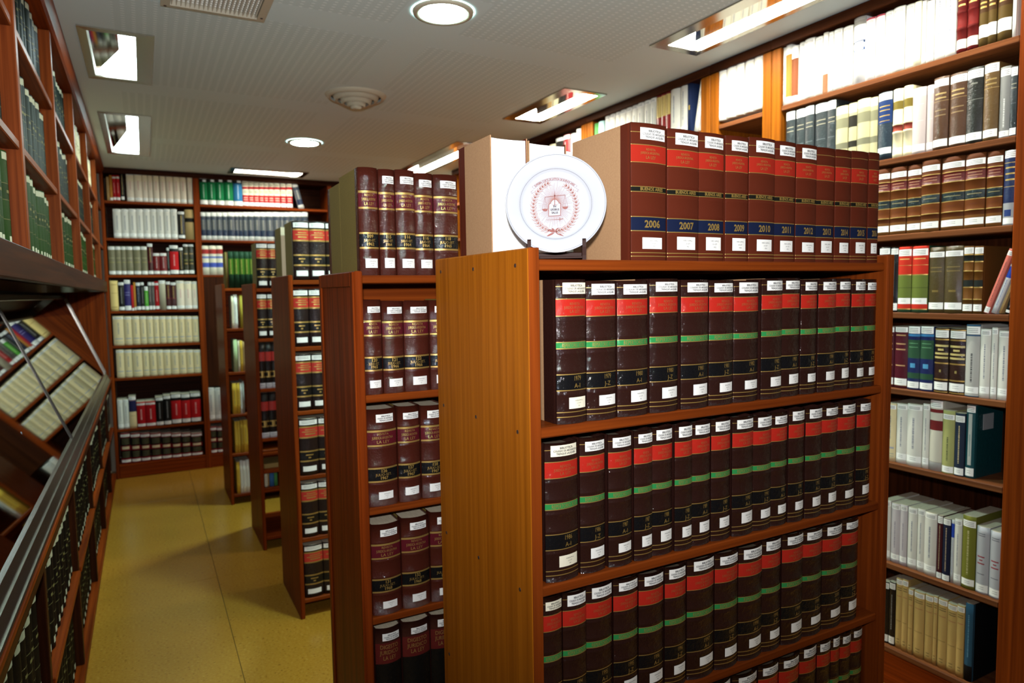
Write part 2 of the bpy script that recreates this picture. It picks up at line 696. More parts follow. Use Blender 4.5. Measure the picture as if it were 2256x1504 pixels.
STY = {}
def ST(key, name, desc, base, bands=(), label=None, call=None, vt=None, ink='ink', ht=(), side=None, **kw):
    """bands: (t, mat[, relief]) ; label / call: white sticker spans ; vt: vertical print span ; ht: horizontal print lines"""
    over = []
    if label:
        a, z = label
        over.append((a, z, 'white_label', 1, 7))
        n = 3
        for k in range(n):
            c = a+(z-a)*(.28+.24*k)
            over.append((c-.003, c+.004, '#5d5d5f', 2, 6))
    if call:
        a, z = call
        over.append((a, z, 'white_label', 1, 7))
        for k in range(2):
            c = a+(z-a)*(.35+.26*k)
            over.append((c-.003, c+.003, '#8a8a8a', 3, 5))
    if vt:
        t, rnd = vt[0], random.Random(key)
        while t < vt[1]:
            s = rnd.uniform(.007, .02)
            over.append((t, min(t+s, vt[1]), ink, 4, 4))
            t += s+rnd.uniform(.004, .012)
    for h_ in ht:
        t, th, mt = h_[:3]
        c0, c1 = h_[3:] if len(h_) > 3 else (2, 6)
        over.append((t, t+th, mt, c0, c1))
    STY[key] = dict(name=name, desc=desc, bands=[(0.0, base)]+list(bands), over=over, side=side or base, **kw)

G = 'gold'
DB = '*#26120e'
def ridges(base, *ts):
    out = []
    for t in ts:
        out += [(t, base, .0007), (t+.008, base)]
    return out
def order(l):
    return sorted(l, key=lambda q: q[0])
# near bookcase
STY['db'] = dict(name='law_volume', desc='dark brown', quarter=.05, side='cloth_tan', bulge=.13, bands=order([(0, DB), (.046, G), (.050, DB), (.131, G), (.136, '*#a32218'), (.248, G), (.253, DB), (.428, G), (.433, '*#287c40'), (.472, G), (.478, DB), (.652, G), (.658, '*#0d0d0f'), (.763, G), (.769, DB), (.915, G), (.921, DB), (.948, G), (.954, DB)]+ridges(DB, .275, .40, .505, .63, .79)))
RB = '~#4e1f12'
STY['rb'] = dict(name='law_volume', desc='reddish brown', quarter=.036, side='cloth_tan', bulge=.07, bands=order([(0, RB), (.064, G), (.069, RB), (.154, G), (.159, '~#962418'), (.281, G), (.286, RB), (.457, G), (.462, '#12110c'), (.494, G), (.499, RB), (.676, G), (.682, '#0f1730'), (.779, G), (.785, RB), (.940, G), (.946, RB), (.966, G), (.972, RB)]+ridges(RB, .30, .43, .52, .65, .80)))
LB = '*#421a11'
STY['lb'] = dict(name='law_volume', desc='maroon brown', quarter=.03, side='cloth_olive', bulge=.2, bands=order([(0, LB), (.215, G), (.235, '*#53151d'), (.365, G), (.382, LB), (.598, G), (.615, '*#0f0f10'), (.735, G), (.752, LB)]+ridges(LB, .20, .40, .58, .77)))
STY['lm'] = dict(STY['lb'], desc='black and maroon', bands=order([(0, '*#3b1d17'), (.16, '*#5a1d1a'), (.38, '*#14120f'), (.84, '*#3b1d17')]))
DK = '*#1f1412'
STY['rl'] = dict(name='law_volume', desc='black brown', quarter=.03, side='cloth_olive', bulge=.2, bands=order([(0, DK), (.135, G), (.160, '*#b0332a'), (.32, G), (.345, DK), (.565, G), (.59, '*#131211'), (.735, G), (.76, DK)]),
    over=[(.03, .11, 'white_label', 1, 7), (.05, .058, '#6a6a6a', 2, 6), (.075, .083, '#6a6a6a', 2, 6), (.19, .205, G, 3, 6), (.225, .24, G, 2, 7), (.262, .285, G, 3, 6), (.63, .65, G, 3, 5), (.675, .70, G, 4, 4), (.84, .93, 'white_label', 2, 6)])
STY['rn'] = dict(STY['rl'], desc='narrow black and red', bands=order([(0, '*#1b1412'), (.2, '*#a5302a'), (.40, '*#1b1412'), (.62, G), (.65, '*#1b1412'), (.73, G), (.76, '*#1b1412'), (.88, '#cfd0d2')]), over=[(.64, .73, G, 3, 5), (.92, .93, '#777777', 2, 6)])
# plain far books
H, PB = 'hardback_book', 'paperback_book'
ST('tanl', 'box_file', 'tan', '#8d7444')
ST('cream', PB, 'cream', '#d8ceae', vt=(.2, .8))
ST('tan', H, 'tan', '#a98a5a', vt=(.2, .7))
ST('blue', PB, 'blue', '#3d6a9a')
ST('green', PB, 'green', '#4f8a4a')
ST('olive', H, 'olive', '#6a5a2c')
ST('olivey', PB, 'olive yellow', '#9a8a30')
ST('brown', H, 'brown', '#5a3a22')
ST('lime', H, 'dark green and lime', '~#1a2f1e', [(.19, '~#3c5c1c'), (.62, '~#1a2f1e')], ink=G, vt=(.22, .6), side='~#1a2f1e')
ST('white', PB, 'thin white', '#dedcd2', vt=(.3, .8))
ST('gray', PB, 'grey', '#9a9a92')
ST('palegreen', PB, 'pale green', '#a9bd8c')
ST('yellow', PB, 'yellow', '#cfa83c', vt=(.25, .7))
ST('yellowd', PB, 'dark yellow', '#a9832c', vt=(.25, .7))
ST('ochre', H, 'ochre', '#b0762e', call=(.88, .98))
ST('red', PB, 'thin red', '#a31f24', call=(.9, .99))
ST('redw', H, 'red', '~#a01a1e', label=(.06, .13), call=(.86, .96), vt=(.3, .7), ink='#d9b0a8')
ST('blackg', H, 'black and gold', '*#15130f', label=(.02, .10), vt=(.15, .8), ink=G, call=(.85, .95))
ST('whiter', PB, 'white', '#dacdb0', [(.3, '#d8cbb8')], vt=(.28, .6), ink='#c08a86', label=(.02, .08), call=(.86, .95))
ST('whitel', PB, 'white', '#cbc8be', label=(.02, .09), vt=(.22, .72), ink='#6d7080', call=(.83, .93))
ST('tanb', H, 'tan with a black band', '#a98f60', [(.28, '#1a1712'), (.42, '#a98f60')])
ST('grayol', H, 'grey olive', '*#6f6a50', label=(.02, .12), call=(.86, .97), ht=((.4, .03, '#8f8664'), (.55, .015, '#9a8c50')))
ST('dredg', H, 'dark red and gold', '*#3d1114', [(.56, '#5a1720'), (.62, '*#3d1114')], label=(.01, .10), vt=(.15, .6), ink=G, call=(.87, .97))
ST('dred', H, 'dark red', '*#6d1a1c', label=(.02, .13), call=(.82, .95), vt=(.2, .7), ink='#b59a98')
ST('blackw', H, 'black', '*#161514', label=(.02, .11), call=(.86, .97), vt=(.2, .75), ink='#8d8b88')
ST('redk', H, 'red and black', '#a8181b', [(0, '*#16110f'), (.22, '#b01a1d'), (.83, '*#16110f')], label=(.02, .12), vt=(.32, .7), ink='#d8a4a0', call=(.84, .96), side='*#16110f')
ST('olivek', H, 'olive black', '*#2d2d1c', label=(.01, .07), ht=((.3, .02, G), (.5, .04, '#6d6a3a'), (.62, .02, G)), call=(.85, .95))
ST('cream2', PB, 'cream yellow', '#d9c07c', ht=((.12, .02, '#a98a50'), (.4, .02, '#b5985c'), (.86, .03, '#a98a50')))
ST('indigo', H, 'indigo', '*#2a2460', label=(.0, .12), ht=((.4, .015, '#8a86b8'), (.48, .015, '#8a86b8')), call=(.84, .98))
ST('navyw', H, 'navy', '*#1c2030', label=(.02, .12), call=(.86, .97), vt=(.2, .7), ink='#8a90a0')
ST('greenw', PB, 'green', '#4e9a34', label=(.0, .16), call=(.83, .97), vt=(.25, .7), ink='#c8d8a0')
ST('grayw', H, 'dark grey', '*#45423e', label=(.02, .12), call=(.85, .97), vt=(.2, .7), ink='#a09a90')
ST('creamw', PB, 'cream', '#b9b29a', label=(.0, .10))
ST('creaml', PB, 'cream', '#d3c196', label=(.03, .10), vt=(.22, .62), ink='#7c7f88', ht=((.75, .03, '#9a9ca8'), (.86, .015, '#a8a490'), (.9, .015, '#a8a490')))
ST('navyc', H, 'navy and cream', '#d0b98c', [(0, '#8a6a70'), (.13, '#1d1c3f'), (.48, '#d0b98c')], label=(.01, .10), side='#1d1c3f', ht=((.6, .012, '#a88f64'), (.85, .05, '#c9b68c')))
ST('maroonk', 'law_volume', 'maroon and black', '~#74141e', [(.16, '*#120f10'), (.42, '~#74141e'), (.57, '*#120f10'), (.82, '~#74141e')], label=(.05, .13), ht=((.2, .01, '#7a7a50'), (.25, .01, '#7a7a50'), (.3, .01, '#7a7a50'), (.35, .01, '#7a7a50'), (.445, .085, '#cbbd98'), (.62, .01, '#7a7a50'), (.67, .01, '#7a7a50'), (.72, .01, '#7a7a50'), (.77, .01, '#7a7a50')), call=(.87, .95))
ST('greenk', H, 'green', '~#146a3c', [(0, '*#111010'), (.22, '~#146a3c'), (.84, 'white_label'), (.985, '*#111010')], label=(.03, .10), ht=((.13, .07, '#e6ecec', 4, 6),), vt=(.3, .78), ink='#a8c8b4', side='~#0f4428')
ST('bluek', H, 'blue', '~#28648c', [(0, '*#111010'), (.24, '~#28648c'), (.84, 'white_label'), (.985, '*#111010')], label=(.03, .10), ht=((.13, .08, '#e6ecec', 4, 6),), vt=(.3, .78), ink='#a8c0d0', side='~#1c3c58')
ST('redcream', H, 'red and cream', '#a82428', [(.05, '#e8e6d0'), (.27, '#a82428'), (.36, '#d8d8c0'), (.58, '#a82428'), (.84, '#f0efe6'), (.97, '#a82428')], ht=((.1, .03, '#9a9878'), (.2, .03, '#9a9878'), (.42, .03, '#70785c'), (.48, .03, '#70785c'), (.66, .03, '#d8b0a0'), (.74, .03, '#d8b0a0')))
ST('navyw2', 'law_volume', 'navy', '#d8d8d2', [(.14, '*#3a4048'), (.22, '*#1c2c44'), (.26, '*#4a4f54'), (.64, '*#16233c'), (.85, '#d8d8d2')], vt=(.27, .62), ink='#a09a8a', side='*#16233c')
ST('wrb', H, 'white red and blue', '#d8d2bc', [(.12, '#a03430'), (.28, '#d8d2bc'), (.36, '#6a78b0'), (.43, '#d8d2bc'), (.58, '#4456a8'), (.74, '#d8d2bc')])
# right wall
ST('orangew', H, 'orange brown', 'white_label', [(.16, '#a8682c'), (.87, 'white_label')])
ST('brownw', H, 'reddish brown', 'white_label', [(.22, '#6d3c22'), (.88, 'white_label')])
ST('brownlow', H, 'white and brown', '#e2ddd0', [(.06, '#e8e6e0'), (.68, '#7a5238')], ht=((.68, .3, '#7a5238', 0, 8),))
ST('bluelogo', PB, 'tall white', '#dfe0e0', [(0, '#a8a49c'), (.12, '#8a8880'), (.18, '#e4e4e2')], ht=((.40, .012, '#2f4468', 1, 7), (.412, .12, '#dfe6e8', 1, 7), (.412, .03, '#2f4468', 1, 1), (.412, .03, '#2f4468', 7, 7), (.50, .03, '#2f4468', 1, 1), (.50, .03, '#2f4468', 7, 7), (.53, .012, '#2f4468', 1, 7)))
ST('redlogo', PB, 'red printed white', '#e6e2dc', [(0, '#b04a58'), (.03, '#e6e2dc')], label=(.03, .10), ht=((.4, .28, '#e2998c', 0, 4), (.46, .14, '#e6e2dc', 2, 4), (.66, .04, '#e2998c', 0, 3), (.8, .05, '#e9bfa8', 1, 6)))
ST('whitey', PB, 'pale yellow and white', '#e6e0c0', label=(.02, .1), vt=(.3, .8), ink='#d8b878')
ant = [(.13, '~#4e1412', .003), (.16, '~#5e1a18'), (.30, '~#4e1412', .003), (.33, '~#481210'), (.50, '~#4e1412', .003), (.53, '~#5e1a18'), (.70, '~#4e1412', .003), (.73, '~#541614'), (.84, '#cfcabc'), (.95, '~#4e1412')]
ST('redant', 'antique_volume', 'red leather', '~#5e1a18', ant, ht=((.18, .02, G), (.22, .02, G), (.26, .02, G), (.36, .015, G), (.42, .02, G)), bulge=.3)
ST('oliveant', 'antique_volume', 'olive brown', '~#4c3b1c', [(.42, '~#3e2818'), (.62, '~#4c3b1c'), (.76, 'white_label'), (.90, '~#4c3b1c')], bulge=.3, ht=((.5, .02, G), (.55, .02, G)))
ST('slate', H, 'slate grey', '*#282d2f', label=(.01, .13), ht=((.24, .012, '#8a8470'), (.30, .012, '#8a8470'), (.52, .008, '#5a6064')), call=(.88, .98), bulge=.12)
ST('paleol', H, 'pale olive', '*#a8a27c', [(.2, '#77755c'), (.36, '*#b0aa84'), (.60, '#6f6d58'), (.70, '*#b0aa84')], label=(.02, .13), call=(.88, .98))
ST('paleolk', H, 'pale olive and black', '*#a8a27c', [(.2, '#25231c'), (.38, '*#b0aa84'), (.60, '#25231c'), (.70, '*#b0aa84')], label=(.02, .15), call=(.88, .98))
ST('navyl', H, 'navy with a blue label', '*#25303a', [(.13, '#1a2f5c'), (.46, '*#25303a')], label=(.01, .12), ht=((.2, .015, G), (.26, .015, G), (.34, .015, G), (.42, .01, G)), call=(.82, .91))
ST('creamg', 'antique_volume', 'cream and gold', '#ddd2ac', [(.18, '#6e5f28'), (.30, '#ddd2ac'), (.5, '#ddd2ac', .003), (.53, '#7d3428'), (.62, '#ddd2ac', .003), (.65, '#ddd2ac')], bulge=.3, call=(.86, .95))
ST('mauve', PB, 'pinkish white', '#b8aaa6', label=(.04, .13), call=(.86, .96), ht=((.25, .01, '#cabdb8'), (.5, .01, '#cabdb8')))
ST('mauve2', PB, 'pale pinkish grey', '#b5adaf', label=(.02, .09), vt=(.3, .75), ink='#7d7480', call=(.85, .94))
ST('brownl', H, 'brown', '*#4a3222', label=(.03, .13), ht=((.22, .02, '#a08858'), (.28, .02, '#a08858'), (.33, .004, '#a08858', 0, 8), (.45, .015, '#7d6848'), (.52, .015, '#7d6848')), call=(.86, .96))
ST('blackl', H, 'black', '*#22211d', label=(.03, .14), ht=((.42, .004, '#8a8a80', 0, 8), (.2, .02, '#6d6d64', 3, 5)), call=(.86, .96))
ST('browno', H, 'olive brown', '*#5a4426', label=(.01, .12), ht=((.2, .02, '#8d7648'), (.26, .02, '#8d7648'), (.32, .004, '#b5985c', 0, 8)), call=(.86, .96))
ST('grayl', PB, 'grey', '#7d7d7a', label=(.03, .13), vt=(.45, .85), ink='#c9c9c4', call=(.9, .98))
aq = '~#4c2711'
ST('antique', 'antique_volume', 'brown leather', aq, [(.20, G, .0015), (.212, '*#571c1a'), (.335, G, .0015), (.347, '~#5c3114'), (.475, G), (.485, '*#1b2426'), (.60, G), (.61, '~#5c3114'), (.745, G, .0015), (.757, aq), (.82, '~#6a4420')], label=(.07, .15), call=(.86, .95), bulge=.14, ht=((.24, .012, '#9a6a50'), (.28, .012, '#9a6a50'), (.53, .01, '#7d7450'), (.66, .02, '#5a2c14', 3, 5)))
ST('antique2', 'antique_volume', 'tan leather', '~#5a3a1a', [(.12, G, .002), (.135, '#20231f'), (.22, G), (.235, '~#5a3815'), (.36, G, .002), (.375, '~#5a3815'), (.50, '#20231f'), (.60, G), (.615, '~#5a3815'), (.78, G, .002), (.795, '~#503414')], label=(.02, .11), call=(.86, .96), bulge=.16)
ST('navyg', H, 'navy and grey', '*#1a2448', [(.10, '*#1a2448'), (.70, '#8f9092')], label=(.0, .10), ht=((.16, .008, G, 0, 8), (.22, .02, G), (.3, .02, G), (.38, .02, G), (.48, .006, G, 0, 8), (.79, .09, '#26386a', 2, 5), (.9, .08, '#dcdcd8', 1, 7)))
ST('greenred', H, 'green and red', '*#24402c', [(0, '#b52c1c'), (.03, '#b52c1c'), (.42, G), (.435, '~#5f6a30'), (.87, '#b52c1c'), (.94, G), (.955, '*#24402c')], label=(.04, .14), call=(.78, .87), ht=((.18, .015, '#d0a060'), (.28, .006, G, 0, 8), (.62, .006, '#3a4020', 0, 8)), side='*#1c3424')
ST('olived', H, 'dark olive', '*#453a20', label=(.07, .15), ht=((.3, .015, '#6d5c30'), (.36, .015, '#6d5c30'), (.65, .03, '#6d5c30', 3, 5)), call=(.84, .94))
ST('maroong', H, 'maroon and gold', '*#4a1722', label=(.01, .09), ht=((.13, .02, '#b08a60'), (.27, .02, '#b08a60'), (.36, .02, '#b08a60'), (.62, .02, '#b08a60'), (.95, .006, G, 0, 8)), call=(.84, .95))
ST('bluegreen', H, 'blue with green panels', '*#1a2550', [(.12, '#3a78a8'), (.155, '*#1a2550'), (.21, '#2a4a34'), (.5, '*#1a2550'), (.73, '#2a4a34'), (.82, '*#1a2550')], label=(.0, .11), ht=((.58, .07, '#4a8ab0', 3, 5), (.26, .01, '#5a8a64'), (.32, .01, '#5a8a64')), call=(.87, .97))
ST('blackgold', H, 'black brown and gold', '*#241713', [(.02, G), (.035, '*#241713'), (.17, G), (.19, '*#241713'), (.53, G), (.55, '*#2e1c16'), (.78, G), (.80, '*#241713'), (.97, G), (.985, '*#241713')], label=(.04, .15), ht=((.26, .03, '#b5a468', 1, 7), (.32, .03, '#b5a468', 3, 5), (.38, .03, '#b5a468', 1, 7), (.44, .03, '#b5a468', 1, 7), (.64, .04, '#8a7a48', 4, 4)), call=(.83, .95))
ST('grayblue', PB, 'grey and blue', '#a8a6a0', [(.0, '#2c506a'), (.025, '#a8a6a0'), (.14, '#2c4a6a'), (.16, '#a8a6a0'), (.985, '#2c506a')], label=(.03, .13), vt=(.4, .8), call=(.86, .95))
ST('creamred', H, 'cream with red bands', '#c2bcac', [(.12, '#6d2424'), (.17, '#c2bcac'), (.28, '#6d2424'), (.42, '#c2bcac'), (.87, '#8f8270'), (.875, '#a8a6a2')], label=(.0, .10))
ST('paleolive', PB, 'pale olive green', '#9a9a60', label=(.06, .14), vt=(.42, .8), ink='#4d5038', call=(.88, .98))
ST('navyp', PB, 'navy patterned', '#232c3c', label=(.04, .14), vt=(.2, .8), ink='#b8a880', call=(.87, .98))
ST('teal', H, 'teal', '*#16444a', [(.08, '*#16444a')], label=(.01, .1), ht=((.12, .70, '#a8aaa4', 3, 5), (.4, .3, '#7f908c', 4, 4)), call=(.86, .97), side='*#103c40')
ST('maroont', PB, 'maroon', '#40181c', [(.12, '#40181c')], label=(.01, .12), vt=(.15, .85), ink='#b09a7c', call=(.9, .99))
ST('navyt', PB, 'dark navy', '#1c2034', label=(.01, .1), vt=(.15, .85), ink='#b09a7c', call=(.9, .99))
ST('whiteb', PB, 'white and blue', '#b8b8b8', [(.06, '#2a44a0'), (.28, '#b8b8b8')], vt=(.32, .85), ink='#3a5090')
ST('greenol', H, 'moss green', '#6a6a28', label=(.06, .15), vt=(.2, .8), ink='#a8a070', call=(.86, .95))
ST('whiterd', H, 'white with red print', '#a4a4a8', ht=((.1, .012, '#6a6a70', 2, 5), (.13, .012, '#6a6a70', 2, 5), (.44, .02, '#8a4048', 2, 5), (.49, .02, '#8a4048', 3, 4), (.54, .02, '#8a4048', 2, 5), (.7, .012, '#6a6a70', 2, 5)), call=(.86, .97))
ST('manila', PB, 'buff', '#b5975c', label=(.02, .09), ht=((.13, .012, '#6d5c3c', 2, 6), (.16, .012, '#6d5c3c', 2, 6), (.25, .008, '#a0644a', 2, 6), (.6, .01, '#8f7648', 2, 6), (.86, .012, '#7a6640', 3, 5), (.9, .012, '#7a6640', 3, 5)))
ST('bluebk', H, 'blue and black', '#2c5068', [(.8, '#16181c')], vt=(.15, .7), ink='#5f8aa0', side='#15171a')
ST('redgold', H, 'red and gold', '*#6d1c1c', [(.1, '#c0a868'), (.5, '*#7d2020')], vt=(.12, .48), ink='#4d2a1a', call=(.85, .95))
ST('paleblue', PB, 'pale blue', '#a8c8c8')
ST('navyb', PB, 'navy', '#1c2848', ht=((.5, .08, '#c0a040', 4, 5),), side='#1c2848')
ST('black', H, 'black', '#1d1a18', label=(.02, .11))
# left wall
def left_style(key, desc, base, alt):
    ST(key, 'bound_volume', desc, base, [(.33, '#5f5836'), (.337, alt), (.5, '#5f5836'), (.507, base), (.7, '#5f5836'), (.707, base)],
       ht=((.015, .075, '#a8a48c', 2, 5), (.875, .07, '#b8b49c', 3, 6), (.40, .03, '#6d653c', 3, 5)))
left_style('lg', 'dark green', '~#0f1a16', '~#0c1512')
left_style('lgr', 'leaf green', '~#1b340c', '~#162b0b')
left_style('lcr', 'cream', '#cbbf98', '#bdb088')
left_style('ldk', 'black brown', '~#120d0a', '~#0f0b09')

def far_book(style, w_, h, d, loc, rz, label, group, lean=0.0):
    st = STY[style]
    v, f, mats, ix, sm, b = book_geo(w_, h, d, st, False)
    o = mesh_obj(st['name'], v, f, mats, None, loc, ix, sm, (0, lean, rz))
    return tag(o, label, 'book', group)

def near_book(style, w_, h, d, loc, rz, label, group, lean=0.0, pages='page'):
    st = STY[style]
    root = empty(st['name'], loc, label, 'book', group, (0, lean, rz))
    v, f, mats, ix, sm, b = book_geo(w_, h, d, dict(st, over=()), True)
    c = mesh_obj('cover', v, f, mats, root, (0, 0, 0), ix, sm)
    db = style == 'db'
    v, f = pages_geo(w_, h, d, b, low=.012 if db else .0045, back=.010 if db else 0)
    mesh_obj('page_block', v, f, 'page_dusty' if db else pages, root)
    return root, c, b

